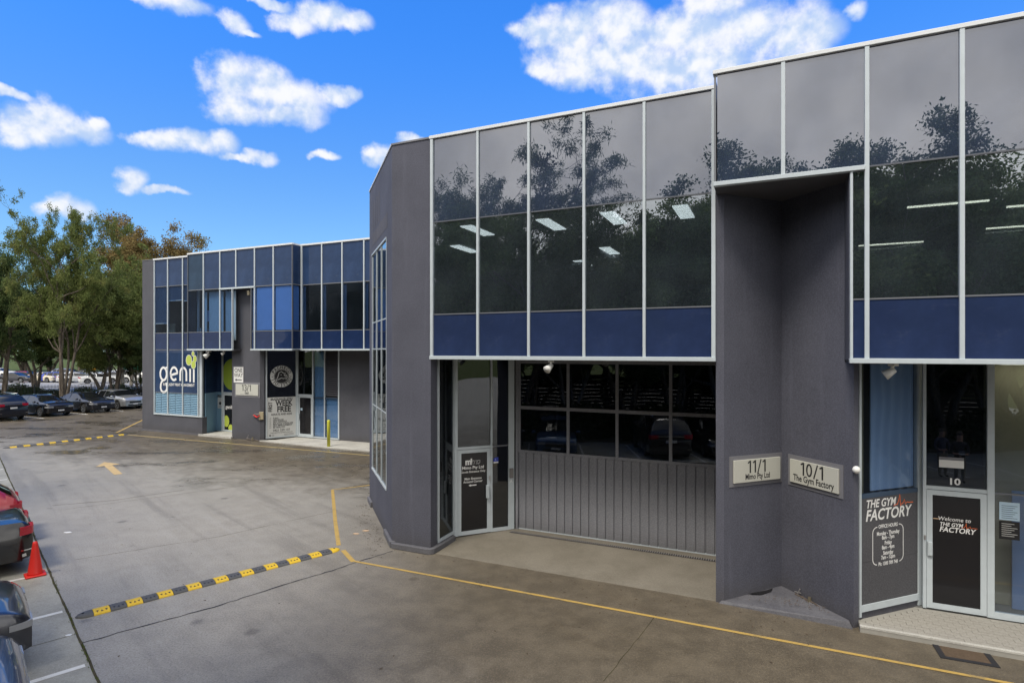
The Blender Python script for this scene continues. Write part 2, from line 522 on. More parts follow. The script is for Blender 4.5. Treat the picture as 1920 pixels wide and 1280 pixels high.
vision_glass('glass_vision', (0.58, 0.63, 0.66), 0.25, veil=0.13)
vision_glass('glass_clear', (0.80, 0.84, 0.88), 0.05)
vision_glass('glass_roller', (0.30, 0.32, 0.36), 0.05, 0.02)
vision_glass('glass_far', (0.62, 0.72, 0.84), 0.0, .02, .12)
spandrel_glass('glass_upper', (0.030, 0.042, 0.074), 0.17)
spandrel_glass('glass_blue', (0.022, 0.036, 0.092), 0.07)
spandrel_glass('glass_far_upper', (0.024, 0.046, 0.105), 0.0, .02, .45)
spandrel_glass('glass_far_blue', (0.014, 0.028, 0.080), 0.0, .02, .4)
spandrel_glass('glass_far_teal', (0.024, 0.048, 0.085), 0.0, .02, .4)

for nm, c, s in (('light_panel', (1.0, 1.0, 0.94), 1.5), ('light_tube', (1.0, 0.95, 0.72), 2.0)):
    t = NT(nm)
    e = t.n('ShaderNodeEmission')
    e.inputs[0].default_value = (*c, 1)
    e.inputs[1].default_value = s
    t.t.links.new(e.outputs[0], t.out.inputs[0])


def leaf_mat(name, dark, light, warm):
    t = NT(name)
    g = t.n('ShaderNodeNewGeometry')
    rnd = g.outputs['Random Per Island']
    cl = t.noise(0.45, 4, 0.6, t.coord())
    col = t.mix(rnd, dark, light)
    col = t.mix(t.ramp(cl, 0.52, 0.72), col, warm)
    df = t.n('ShaderNodeBsdfDiffuse')
    t.put(df.inputs[0], col)
    tl = t.n('ShaderNodeBsdfTranslucent')
    t.put(tl.inputs[0], col)
    mx = t.n('ShaderNodeMixShader')
    mx.inputs[0].default_value = 0.32
    t.t.links.new(df.outputs[0], mx.inputs[1])
    t.t.links.new(tl.outputs[0], mx.inputs[2])
    t.t.links.new(mx.outputs[0], t.out.inputs[0])


leaf_mat('leaf_green', (0.075, 0.105, 0.032), (0.23, 0.27, 0.095), (0.25, 0.24, 0.085))
leaf_mat('leaf_dark', (0.020, 0.034, 0.013), (0.070, 0.092, 0.032), (0.080, 0.078, 0.030))
leaf_mat('leaf_row', (0.050, 0.085, 0.032), (0.165, 0.215, 0.085), (0.18, 0.19, 0.08))
leaf_mat('leaf_autumn', (0.15, 0.10, 0.040), (0.32, 0.25, 0.11), (0.19, 0.19, 0.08))
leaf_mat('leaf_hedge', (0.012, 0.026, 0.008), (0.042, 0.065, 0.018), (0.05, 0.06, 0.02))
leaf_mat('leaf_grass', (0.05, 0.09, 0.015), (0.16, 0.21, 0.05), (0.14, 0.14, 0.05))
t = NT('bark')
c = t.coord()
t.pbr(t.mix(t.ramp(t.noise(3, 6, 0.7, t.scaled(c, (4, 4, 0.6))), 0.35, 0.7), (0.06, 0.048, 0.036), (0.20, 0.17, 0.14)), 0.9, 0, 0.2)
t = NT('bark_pale')
c = t.coord()
t.pbr(t.mix(t.ramp(t.noise(2, 6, 0.7, t.scaled(c, (4, 4, 0.6))), 0.35, 0.7), (0.13, 0.115, 0.095), (0.38, 0.35, 0.30)), 0.9, 0, 0.2)
t = NT('grass_ground')
c = t.coord()
t.pbr(t.mix(t.noise(0.6, 8, 0.7, c), (0.035, 0.055, 0.014), (0.11, 0.13, 0.04)), 0.95, 0, 0.1)

# ------------------------------------------------------------------ helpers
def link(name, data, parent=None):
    o = bpy.data.objects.new(name, data)
    COL.objects.link(o)
    if parent is not None:
        o.parent = parent
    return o


def mesh(name, verts, faces, mat, parent=None, smooth=False):
    me = bpy.data.meshes.new(name)
    me.from_pydata([tuple(v) for v in verts], [], faces)
    if mat is not None:
        me.materials.append(MATS[mat])
    if smooth:
        me.polygons.foreach_set('use_smooth', [True] * len(me.polygons))
    me.update()
    return link(name, me, parent)


def empty(name, loc=(0, 0, 0), rz=0.0, parent=None):
    o = link(name, None, parent)
    o.empty_display_size = 0.2
    o.location = loc
    o.rotation_euler = (0, 0, rz)
    return o


def tag(o, label, cat, group=None):
    o['label'] = label
    o['category'] = cat
    if group:
        o['group'] = group
    return o


def struct(o, kind='structure'):
    o['kind'] = kind
    return o


class MB:
    """collects shapes that belong to one part"""
    def __init__(s):
        s.v, s.f = [], []

    def add(s, v, f):
        k = len(s.v)
        s.v += [tuple(p) for p in v]
        s.f += [tuple(i + k for i in q) for q in f]
        return s

    def box(s, x0, x1, y0, y1, z0, z1):
        return s.add([(x0, y0, z0), (x1, y0, z0), (x1, y1, z0), (x0, y1, z0), (x0, y0, z1), (x1, y0, z1), (x1, y1, z1), (x0, y1, z1)],
                     [(0, 3, 2, 1), (4, 5, 6, 7), (0, 1, 5, 4), (1, 2, 6, 5), (2, 3, 7, 6), (3, 0, 4, 7)])

    def seg(s, p0, p1, z0, z1, o0, o1):
        """box along the plan segment p0-p1, from offset o0 to o1 towards the outside"""
        d = Vector((p1[0] - p0[0], p1[1] - p0[1], 0)).normalized()
        n = Vector((d.y, -d.x, 0))
        q = [Vector((*p0, 0)) + n * o1, Vector((*p1, 0)) + n * o1, Vector((*p1, 0)) + n * o0, Vector((*p0, 0)) + n * o0]
        v = [(a.x, a.y, z0) for a in q] + [(a.x, a.y, z1) for a in q]
        return s.add(v, [(0, 3, 2, 1), (4, 5, 6, 7), (0, 1, 5, 4), (1, 2, 6, 5), (2, 3, 7, 6), (3, 0, 4, 7)])

    def prism(s, poly, z0, z1):
        k = len(poly)
        a = sum(poly[i][0] * poly[(i + 1) % k][1] - poly[(i + 1) % k][0] * poly[i][1] for i in range(k))
        if a < 0:
            poly = poly[::-1]
        v = [(x, y, z0) for x, y in poly] + [(x, y, z1) for x, y in poly]
        f = [tuple(range(k))[::-1], tuple(range(k, 2 * k))] + [(i, (i + 1) % k, (i + 1) % k + k, i + k) for i in range(k)]
        return s.add(v, f)

    def tube(s, a, b, r0, r1=None, n=8, cap=True):
        r1 = r0 if r1 is None else r1
        a, b = Vector(a), Vector(b)
        d = (b - a).normalized()
        x = d.orthogonal().normalized()
        y = d.cross(x)
        v = []
        for p, r in ((a, r0), (b, r1)):
            v += [p + (x * math.cos(2 * math.pi * i / n) + y * math.sin(2 * math.pi * i / n)) * r for i in range(n)]
        f = [(i, (i + 1) % n, (i + 1) % n + n, i + n) for i in range(n)]
        if cap:
            f += [tuple(range(n))[::-1], tuple(range(n, 2 * n))]
        return s.add(v, f)

    def lathe(s, prof, n=16, c=(0, 0, 0)):
        v, f = [], []
        for r, z in prof:
            v += [(c[0] + r * math.cos(2 * math.pi * i / n), c[1] + r * math.sin(2 * math.pi * i / n), c[2] + z) for i in range(n)]
        for k in range(len(prof) - 1):
            f += [(k * n + i, k * n + (i + 1) % n, (k + 1) * n + (i + 1) % n, (k + 1) * n + i) for i in range(n)]
        f += [tuple(range(n))[::-1], tuple(range((len(prof) - 1) * n, len(prof) * n))]
        return s.add(v, f)

    def ball(s, c, rx, ry, rz, n=10, m=6):
        prof = [(math.sin(math.pi * k / m), -math.cos(math.pi * k / m)) for k in range(m + 1)]
        prof[0], prof[-1] = (0.02, -1), (0.02, 1)
        t = MB().lathe(prof, n)
        return s.add([(c[0] + x * rx, c[1] + y * ry, c[2] + z * rz) for x, y, z in t.v], t.f)

    def build(s, name, mat, parent=None, smooth=False, bevel=0.0):
        o = mesh(name, s.v, s.f, mat, parent, smooth)
        if bevel:
            bm = bmesh.new()
            bm.from_mesh(o.data)
            bmesh.ops.bevel(bm, geom=[e for e in bm.edges], offset=bevel, segments=1, affect='EDGES', clamp_overlap=True)
            bm.to_mesh(o.data)
            bm.free()
        return o


def wall_open(name, p0, p1, z0, z1, thick, holes, mat, parent):
    """a wall along p0-p1 with rectangular holes (s0, s1, za, zb); front face on the segment, body behind it"""
    L = math.hypot(p1[0] - p0[0], p1[1] - p0[1])
    S = sorted({0, L, *[h[0] for h in holes], *[h[1] for h in holes]})
    Z = sorted({z0, z1, *[h[2] for h in holes], *[h[3] for h in holes]})
    d = Vector((p1[0] - p0[0], p1[1] - p0[1])).normalized()
    nb = Vector((-d.y, d.x))

    def solid(i, j):
        if not (0 <= i < len(S) - 1 and 0 <= j < len(Z) - 1):
            return False
        cs, cz = (S[i] + S[i + 1]) / 2, (Z[j] + Z[j + 1]) / 2
        return not any(h[0] < cs < h[1] and h[2] < cz < h[3] for h in holes)
    vid, v, f = {}, [], []

    def V(i, j, b):
        k = (i, j, b)
        if k not in vid:
            q = Vector(p0) + d * S[i] + nb * (thick if b else 0)
            vid[k] = len(v)
            v.append((q.x, q.y, Z[j]))
        return vid[k]
    for i in range(len(S) - 1):
        for j in range(len(Z) - 1):
            if not solid(i, j):
                continue
            f.append((V(i, j, 0), V(i + 1, j, 0), V(i + 1, j + 1, 0), V(i, j + 1, 0)))
            f.append((V(i, j, 1), V(i, j + 1, 1), V(i + 1, j + 1, 1), V(i + 1, j, 1)))
            if not solid(i - 1, j):
                f.append((V(i, j, 0), V(i, j + 1, 0), V(i, j + 1, 1), V(i, j, 1)))
            if not solid(i + 1, j):
                f.append((V(i + 1, j, 0), V(i + 1, j, 1), V(i + 1, j + 1, 1), V(i + 1, j + 1, 0)))
            if not solid(i, j - 1):
                f.append((V(i, j, 0), V(i, j, 1), V(i + 1, j, 1), V(i + 1, j, 0)))
            if not solid(i, j + 1):
                f.append((V(i, j + 1, 0), V(i + 1, j + 1, 0), V(i + 1, j + 1, 1), V(i, j + 1, 1)))
    return mesh(name, v, f, mat, parent)


_txt = {}


def text_mesh(s, bold=0.0, shear=0.0, space=1.0, align='CENTER'):
    key = (s, bold, shear, space, align)
    if key not in _txt:
        cu = bpy.data.curves.new('lettering', 'FONT')
        cu.body = s
        cu.align_x = align
        cu.align_y = 'CENTER'
        cu.size = 1.0
        cu.offset = bold
        cu.shear = shear
        cu.space_character = space
        cu.extrude = 0.0
        cu.resolution_u = 3
        o = bpy.data.objects.new('lettering', cu)
        COL.objects.link(o)
        bpy.context.view_layer.update()
        me = bpy.data.meshes.new_from_object(o.evaluated_get(bpy.context.evaluated_depsgraph_get()))
        bpy.data.objects.remove(o)
        _txt[key] = ([tuple(v.co) for v in me.vertices], [tuple(p.vertices) for p in me.polygons])
        bpy.data.meshes.remove(me)
    return _txt[key]


def seg_matrix(p0, p1, s, z, off):
    d = Vector((p1[0] - p0[0], p1[1] - p0[1], 0)).normalized()
    n = Vector((d.y, -d.x, 0))
    o = Vector((*p0, 0)) + d * s + n * off + Vector((0, 0, z))
    return Matrix(((d.x, 0, n.x, o.x), (d.y, 0, n.y, o.y), (0, 1, 0, o.z), (0, 0, 0, 1)))


def stroke_num(sh, st, cx, cz, h, w, mat):
    """numerals drawn as strokes: a flagged 1, 0, 3 and the slash"""
    adv = {'1': .52, '0': .68, '3': .62, '/': .50}
    tot = sum(adv[c] for c in st) * h
    x = cx - tot / 2
    for c in st:
        a = adv[c] * h
        m = x + a / 2
        z0, z1 = cz - h / 2, cz + h / 2
        if c == '1':
            sh.line([(m - .17 * h, z1 - .20 * h), (m + .04 * h, z1 - w * .5), (m + .06 * h, z1 - w)], w * .9, mat)
            sh.rect(m + .08 * h - w * .55, m + .08 * h + w * .55, z0, z1, mat, .0002)
        elif c == '/':
            sh.line([(m - .17 * h, z0 - .06 * h), (m + .17 * h, z1 + .04 * h)], w * .85, mat)
        elif c == '0':
            sh.line([(m + (.25 * h - w * .3) * math.cos(6.2832 * i / 20), cz + (h / 2 - w * .5) * math.sin(6.2832 * i / 20)) for i in range(20)], w, mat, closed=True)
        elif c == '3':
            q = []
            for i in range(10):
                t_ = R(150 - 240 * i / 9)
                q.append((m + .20 * h * math.cos(t_), cz + .24 * h + .22 * h * math.sin(t_)))
            for i in range(10):
                t_ = R(90 - 240 * i / 9)
                q.append((m + .22 * h * math.cos(t_), cz - .22 * h + .25 * h * math.sin(t_)))
            sh.line(q, w, mat)
        x += a


class Sheet:
    """flat print on a plan segment: x along the segment, y up, drawn at a small offset"""
    def __init__(s, p0, p1, off):
        s.p0, s.p1, s.off, s.mb = p0, p1, off, {}

    def add(s, mat, v, f, sx, z, off=0.0):
        m = seg_matrix(s.p0, s.p1, sx, z, s.off + off)
        s.mb.setdefault(mat, MB()).add([m @ Vector(p) for p in v], f)

    def text(s, st, sx, z, size, mat='vinyl_white', bold=0.0, shear=0.0, wide=1.0, rot=0.0, space=1.0, align='CENTER', off=0.0):
        v, f = text_mesh(st, bold, shear, space, align)
        c, q = math.cos(rot), math.sin(rot)
        s.add(mat, [((x * wide * size) * c - y * size * q, (x * wide * size) * q + y * size * c, 0) for x, y, _ in v], f, sx, z, off)

    def rect(s, x0, x1, z0, z1, mat, off=0.0):
        s.add(mat, [(x0, z0, 0), (x1, z0, 0), (x1, z1, 0), (x0, z1, 0)], [(0, 1, 2, 3)], 0, 0, off)

    def poly(s, pts, mat, off=0.0):
        s.add(mat, [(x, y, 0) for x, y in pts], [tuple(range(len(pts)))], 0, 0, off)

    def ellipse(s, cx, cz, rx, rz, mat, off=0.0, n=28):
        s.poly([(cx + rx * math.cos(2 * math.pi * i / n), cz + rz * math.sin(2 * math.pi * i / n)) for i in range(n)], mat, off)

    def ring(s, cx, cz, r0, r1, mat, off=0.0, n=40, asp=1.0):
        v = [(cx + r * asp * math.cos(2 * math.pi * i / n), cz + r * math.sin(2 * math.pi * i / n), 0) for r in (r0, r1) for i in range(n)]
        s.add(mat, v, [(i, i + n, (i + 1) % n + n, (i + 1) % n) for i in range(n)], 0, 0, off)

    def line(s, pts, w, mat, off=0.0, closed=False):
        P = [Vector(p) for p in pts]
        k = len(P)
        L, Rr = [], []
        for i in range(k):
            a = P[i - 1] if (i or closed) else P[i]
            b = P[(i + 1) % k] if (i < k - 1 or closed) else P[i]
            d = (b - a).normalized()
            n = Vector((-d.y, d.x)) * w / 2
            L.append(P[i] + n)
            Rr.append(P[i] - n)
        m = k if closed else k - 1
        s.add(mat, [(p.x, p.y, 0) for p in L + Rr], [(i, i + k, (i + 1) % k + k, (i + 1) % k) for i in range(m)], 0, 0, off)

    def build(s, parent, name='lettering'):
        return [mb.build(name, mat, parent) for mat, mb in s.mb.items()]


# frame of the units: local x along the facades, local y into the building
FA = math.atan2(1077, 2390)
OX, OY = -1.8352, 13.0031
DX, DY = math.cos(FA), -math.sin(FA)


def LW(u, v, z=0.0):
    return (OX + u * DX - v * DY, OY + u * DY + v * DX, z)


# ------------------------------------------------------------------ ground
def sheet(name, pts, z, mat, parent=None):
    return mesh(name, [(x, y, z) for x, y in pts], [tuple(range(len(pts)))], mat, parent)


ground = struct(sheet('ground', [(-1500, -1500), (1500, -1500), (1500, 1500), (-1500, 1500)], -0.06, 'grass_ground'))
drive = struct(sheet('driveway', [(-75, -40), (60, -40), (60, 40), (-24, 52), (-75, 52)], 0.0, 'driveway_asphalt'))

# parking strip: edge line runs from (-30.4, 33.3) through (-5.72, 7.94)
ED = Vector((0.6975, -0.7166))
EN = Vector((-0.7166, -0.6975))       # away from the driveway
E0 = Vector((-5.72, 7.94))


def ST(a, b, z=0.0):
    """a metres along the strip edge (towards the camera), b metres away from the driveway"""
    p = E0 + ED * a + EN * b
    return (p.x, p.y, z)


strip = struct(sheet('parking_strip', [ST(-34, 0)[:2], ST(26, 0)[:2], ST(26, 5.6)[:2], ST(-34, 5.6)[:2]], 0.008, 'bay_concrete'))
bed = struct(sheet('garden_bed', [ST(-34, 5.6)[:2], ST(26, 5.6)[:2], ST(26, 22)[:2], ST(-34, 22)[:2]], 0.03, 'soil'))
# dark mossy joint along the edge, uneven width
rng = random.Random(5)
L_, R_ = [], []
k = 0
for i in range(241):
    a = -34 + i * 0.25
    k = 0.7 * k + rng.uniform(-0.006, 0.006)
    L_.append(ST(a, 0.013 + k + rng.uniform(0, .010), 0.012))
    R_.append(ST(a, -0.013 + k - rng.uniform(0, .010), 0.012))
mesh('edge_joint', L_ + R_, [(i, i + 1, i + 1 + 241, i + 241) for i in range(240)], 'soil', strip)
weeds = MB()
for i in range(420):
    a = rng.uniform(-24, 3)
    if rng.random() < 0.5:
        a = rng.choice([-1.0, 0.3, -2.6, -4.5, 1.2, -9]) + rng.gauss(0, 0.25)
    p = Vector(ST(a, rng.gauss(0, 0.012), 0.012))
    q = rng.uniform(0, 6.28)
    w = Vector((math.cos(q), math.sin(q), 0)) * 0.006
    t_ = p + Vector((rng.gauss(0, .02), rng.gauss(0, .02), rng.uniform(.015, .05)))
    weeds.add([p - w, p + w, t_], [(0, 1, 2)])
struct(weeds.build('edge_weeds', 'leaf_grass', strip), 'stuff')
for i in range(-9, 9):       # bay lines every 2.4 m
    a = -0.66 + i * 2.4
    mb = MB()
    mb.add([ST(a - .05, 0.06, .012), ST(a + .05, 0.06, .012), ST(a + .05, 5.2, .012), ST(a - .05, 5.2, .012)], [(0, 1, 2, 3)])
    mb.build('painted_bay_line', 'paint_line_white', strip)
for a in (-1.9, -8.0, -14.2, 4.2):   # saw cuts across the bays
    MB().add([ST(a - .006, 0.03, .0115), ST(a + .006, 0.03, .0115), ST(a + .006, 5.5, .0115), ST(a - .006, 5.5, .0115)], [(0, 1, 2, 3)]).build('saw_cut', 'soil', strip)


def ribbon(pts, w, z, mat, name, parent, jit=0.0, step=0.25, seed=1):
    r = random.Random(seed)
    P = []
    for a, b in zip(pts[:-1], pts[1:]):
        a, b = Vector(a), Vector(b)
        n = max(1, int((b - a).length / step)) if jit else 1
        P += [a.lerp(b, i / n) for i in range(n)]
    P.append(Vector(pts[-1]))
    Lf, Rt = [], []
    for i, p in enumerate(P):
        d = (P[min(i + 1, len(P) - 1)] - P[max(i - 1, 0)]).normalized()
        n = Vector((-d.y, d.x))
        c = p + n * r.uniform(-jit, jit)
        ww = w * (r.uniform(0.5, 1.3) if jit else 1) / 2
        Lf.append((c.x + n.x * ww, c.y + n.y * ww, z))
        Rt.append((c.x - n.x * ww, c.y - n.y * ww, z))
    k = len(P)
    return mesh(name, Lf + Rt, [(i, i + k, i + k + 1, i + 1) for i in range(k - 1)], mat, parent)


def UV(*p):
    return [LW(u, v)[:2] for u, v in p]


# yellow keep-clear lines
ribbon(UV((-5.2, 5.1), (-6.14, 3.71), (-3.62, 0.98), (-2.27, -0.44)), 0.10, 0.0055, 'paint_yellow', 'painted_line', drive)
ribbon(UV((-1.95, -0.66), (-1.26, -1.13)), 0.11, 0.005, 'paint_yellow', 'painted_line', drive)
ribbon(UV((-1.24, -1.10), (4.36, -1.06), (16, -1.03)), 0.07, 0.0062, 'paint_yellow', 'painted_line', drive)
ribbon(UV((-24.8, 8.75), (-9.06, 9.2), (-4, 9.2)), 0.12, 0.005, 'paint_yellow_old', 'painted_line', drive)
ribbon(UV((-26.2, 9.0), (-30.7, 13.4)), 0.12, 0.005, 'paint_yellow', 'painted_line', drive)
for vv in (8.45, 11.2, 13.9, 16.4, 19.0):
    ribbon(UV((-37.6, vv), (-43, vv)), 0.12, 0.005, 'paint_line_white', 'painted_bay_line', drive)
# arrow
ar0, ar1 = Vector((-14.57, 21.26)), Vector((-16.74, 23.59))
ad = (ar1 - ar0)
an = Vector((ad.y, -ad.x)).normalized()
al = ad.length
ad.normalize()
pts = [(0, .13), (al - .95, .13), (al - .95, .40), (al, 0), (al - .95, -.40), (al - .95, -.13), (0, -.13)]
pv = [ar0 + ad * a + an * b for a, b in pts]
mesh('painted_arrow', [(p.x, p.y, .005) for p in pv], [(0, 1, 5, 6), (2, 3, 4)], 'paint_arrow', drive)
# joints and cracks in the paving
jp = [(-6.95, 8.92), (-6.77, 9.02), (-6.05, 9.66), (-5.34, 10.28), (-4.56, 11.16), (-3.86, 11.88), (-3.4, 12.42), (-2.75, 13.15)]
ribbon(jp, 0.032, 0.0035, 'grate_iron', 'paving_joint', drive, 0.02, 0.12, 3)
for s_, pts_ in enumerate(([(-9.6, 12.6), (-7.2, 14.2), (-5.0, 16.5)], [(-13.6, 17.0), (-12.2, 17.6), (-10.8, 18.9)], [(-16, 28.5), (-9, 23.2), (-6.3, 20.4)],
                           [(-12.9, 16.6), (-9, 19.6)])):
    ribbon(pts_, 0.012 if s_ != 1 else 0.02, 0.003, 'soil', 'paving_crack', drive, 0.012, 0.2, 11 + s_)
# hard line joint of the pavement at right: from the yellow line down towards the camera
ribbon([LW(5.2, -0.98)[:2], LW(4.9, -3.3)[:2]], 0.012, 0.0035, 'soil', 'paving_crack', drive, 0.008, 0.15, 41)
# sloping concrete apron before the roller door
ap = [(-.02, 0.02), (6.1, 0.02), (6.1, 2.6), (-.3, 2.6)]
apron = struct(mesh('entrance_apron', [LW(u, v, -0.02) for u, v in ap] + [LW(u, v, .006 if v < 1 else .05) for u, v in ap],
                    [(4, 5, 6, 7), (0, 1, 5, 4), (1, 2, 6, 5), (3, 0, 4, 7)], 'apron_concrete'))

# ------------------------------------------------------------------ near building (units 10 and 11)
B = empty('office_building', LW(0, 0), -FA)
tag(B, 'large dark grey two-storey building with tall reflective windows and a roller door', 'building')
WALL = 'wall_paint'
TOP = 9.38
CH0, CH1 = (-4.09, 3.02), (-1.067, 0.0)

# walls
MB().prism([(-1.067, 0), (-0.005, 0), (-0.005, .27), (-.45, .27), (-.95, .22)], 0, TOP).build('corner_pier', WALL, B)
win = (0.62, 3.42, 1.12, 7.40)
wall_open('chamfer_wall', CH0, CH1, 0, TOP, 0.22, [win], WALL, B)
MB().prism([(-4.09, 3.02), (-4.09, 15.5), (-3.87, 15.5), (-3.87, 3.11)], 0, TOP).build('side_wall', WALL, B)
MB().seg((-3.87, 15.5), (14.6, 15.5), 0, 9.2, -.2, 0).build('rear_wall', WALL, B)
MB().box(14.42, 14.62, -.55, 15.2, 0, TOP).build('end_wall', WALL, B)
# ghost lettering of a removed sign on the chamfer wall
for (s0, s1, z0, z1) in ((0.7, 3.6, 7.62, 7.98),):
    sh = Sheet(CH0, CH1, 0.004)
    sh.rect(s0, s1, z0, z1, 'wall_patch')
    for k_ in range(4):
        sh.rect(.75 + k_ * .42, .95 + k_ * .42, 8.05, 8.85, 'wall_patch')
    sh.build(B, 'patched_band')
# pier with the V recess between the units
MB().prism([(6.1, 0), (6.24, 0), (7.2, .98), (8.27, -.1), (8.345, -.03), (8.345, .16), (7.5, 1.2), (7.4, 2.62), (6.1, 2.62)], 0, 4.395).build('recess_pier', WALL, B)
MB().prism([(6.1, 0), (6.24, 0), (7.2, .98), (8.15, .02), (8.15, .3), (7.5, 1.2), (7.4, 2.62), (6.1, 2.62)], 4.395, 7.43).build('recess_pier', WALL, B)
lg = [(6.2, .02), (8.22, -.12), (8.20, -.04), (7.2, .97)]
mesh('recess_ledge', [(u, v, 0) for u, v in [(6.15, -.03), (8.25, -.16), (8.25, -.1), (7.2, .98)]] + [(6.2, -.005, .05), (8.2, -.135, .10), (8.2, -.06, .10), (7.2, .97, .12)],
     [(0, 1, 5, 4), (4, 5, 6, 7), (1, 2, 6, 5), (3, 0, 4, 7)], 'ledge_paint', B)
lit_ = MB()
rl = random.Random(77)
for i in range(110):
    a_, b_ = rl.random(), rl.random()
    if a_ + b_ > 1:
        a_, b_ = 1 - a_, 1 - b_
    a_ *= .55
    u = 7.2 + (6.3 - 7.2) * b_ * (1 - a_) * .9 + (8.1 - 7.2) * (1 - b_) * (1 - a_) * .85
    v = .95 - (.95) * (1 - a_) * rl.uniform(.75, 1.0)
    if abs(u - 7.2) > (.95 - v) * .97:
        continue
    q = rl.uniform(0, 6.28)
    r_ = rl.uniform(.008, .03)
    zz = .125
    lit_.add([(u + r_ * math.cos(q), v + r_ * math.sin(q), zz), (u - .3 * r_ * math.sin(q), v + .3 * r_ * math.cos(q), zz + .012), (u - r_ * math.cos(q), v - r_ * math.sin(q), zz), (u + .3 * r_ * math.sin(q), v - .3 * r_ * math.cos(q), zz + .01)], [(0, 1, 2, 3)])
struct(lit_.build('leaf_litter', 'rust', B), 'stuff')
pd = [(6.62, .36), (6.95, .66), (7.15, .90), (7.05, .78), (7.02, .62), (6.85, .42)]
mesh('wet_patch', [(u, v, .085 + (v / .97) * .045) for u, v in pd], [tuple(range(6))], 'vinyl_black', B)
# plinths
MB().seg((-1.75, .683), (-1.02, -.047), 0, .15, -.1, .06).build('plinth', 'plinth_paint', B, bevel=.015)
MB().prism([(-1.10, -.02), (-1.0, -.115), (-.02, -.115), (.06, -.07), (.10, .0), (.10, .95), (-.02, 1.02), (-.02, .0)], 0, .13).build('plinth', 'plinth_paint', B, bevel=.012)
MB().seg((-4.12, 3.05), (-3.60, 2.53), 0, .16, -.1, .06).build('plinth', 'plinth_paint', B, bevel=.015)

# roof, soffits, floors, interior shells
MB().prism([(-4.0, 3.2), (-1.0, .25), (6.2, .25), (6.2, -.3), (14.4, -.3), (14.4, 15.3), (-3.9, 15.3)], 8.95, 9.1).build('roof', 'roof_sheet', B)
MB().prism([(-3.8, 3.2), (-.9, .28), (8.3, .2), (14.4, .2), (14.4, 15.2), (-3.8, 15.2)], 7.49, 7.55).build('ceiling', 'interior_mid', B)
MB().prism([(8.2, -.5), (14.4, -.5), (14.4, .19), (8.2, .19)], 7.49, 7.55).build('ceiling', 'interior_mid', B)
MB().prism([(-3.7, 3.2), (-.9, .30), (6.1, .05), (6.1, 15.2), (-3.8, 15.2)], 4.40, 4.9).build('floor_slab', 'soffit_grey', B)
MB().prism([(8.17, -.53), (14.4, -.53), (14.4, 15.2), (8.17, 15.2)], 4.40, 4.9).build('floor_slab', 'soffit_grey', B)
MB().box(6.13, 8.16, -.56, 1.05, 7.43, 7.48).build('soffit', 'soffit_grey', B)
MB().box(6.115, 6.13, -.56, 0.05, 7.43, 9.37).build('box_side', WALL, B)
MB().box(8.15, 8.165, -.53, -.02, 4.44, 7.43).build('box_side', WALL, B)
MB().box(-3.8, 14.4, 9.0, 9.1, 0, 8.9).build('inner_wall', 'interior_dark', B)
MB().box(7.6, 7.68, 2.7, 8.95, 0, 8.9).build('inner_wall', 'interior_dark', B)
MB().box(-.25, -.2, 2.6, 8.95, 0, 4.39).build('inner_wall', 'interior_dark', B)
MB().box(-.2, 7.6, 2.7, 8.95, -.01, .02).build('inner_floor', 'interior_dark', B)
MB().box(7.7, 14.4, 1.05, 8.95, -.01, .09).build('inner_floor', 'interior_mid', B)
# office things seen dimly through the upper glass
MB().box(.4, 2.2, 5.2, 5.25, 5.9, 7.2).build('office_screen', 'interior_mid', B)
MB().box(4.2, 5.9, 6.4, 6.45, 4.9, 6.5).build('office_screen', 'interior_slate', B)
for (u, v) in ((2.42, 1.3), (3.89, 1.26), (5.36, 1.3), (2.75, 5.27), (1.33, 7.25), (0.57, 1.2), (-.94, 3.3),):
    MB().box(u - .15, u + .15, v - .6, v + .6, 7.465, 7.487).build('ceiling_light', 'light_panel', B)
for (u, v, l, z) in ((9.9, 1.5, 1.2, 7.2), (11.6, 2.2, 1.3, 7.2), (11.9, 4.4, 1.3, 7.2), (9.6, 5.0, 1.3, 7.1), (13.0, 4.4, 1.3, 7.2)):
    MB().box(u - l / 2, u + l / 2, v - .018, v + .018, z, z + .03).build('fluorescent_tube', 'light_tube', B)

# upper facade of unit 11
def pane(p0, p1, z0, z1, mat, parent=B, name='window_pane', back=0.02):
    o = MB().seg(p0, p1, z0, z1, -back, -.006).build(name, mat, parent)
    return o


MU = [0.03, 1.2, 2.4, 3.6, 4.8, 6.06]
for i, u in enumerate(MU):
    hw = .036 if i in (0, 5) else .028
    MB().seg((u - hw, 0), (u + hw, 0), 4.47, 9.36, -.05, .035).build('mullion', 'frame_white', B, bevel=.006)
prng = random.Random(8)


def tilt(o, a=0.007):
    """panes are never perfectly in plane: each leans by a fraction of a degree about its own centre"""
    c = sum((Vector(v.co) for v in o.data.vertices), Vector()) / len(o.data.vertices)
    for v in o.data.vertices:
        v.co -= c
    o.location = c
    o.rotation_euler = (prng.uniform(-a, a) * .6, 0, prng.uniform(-a, a))
    return o


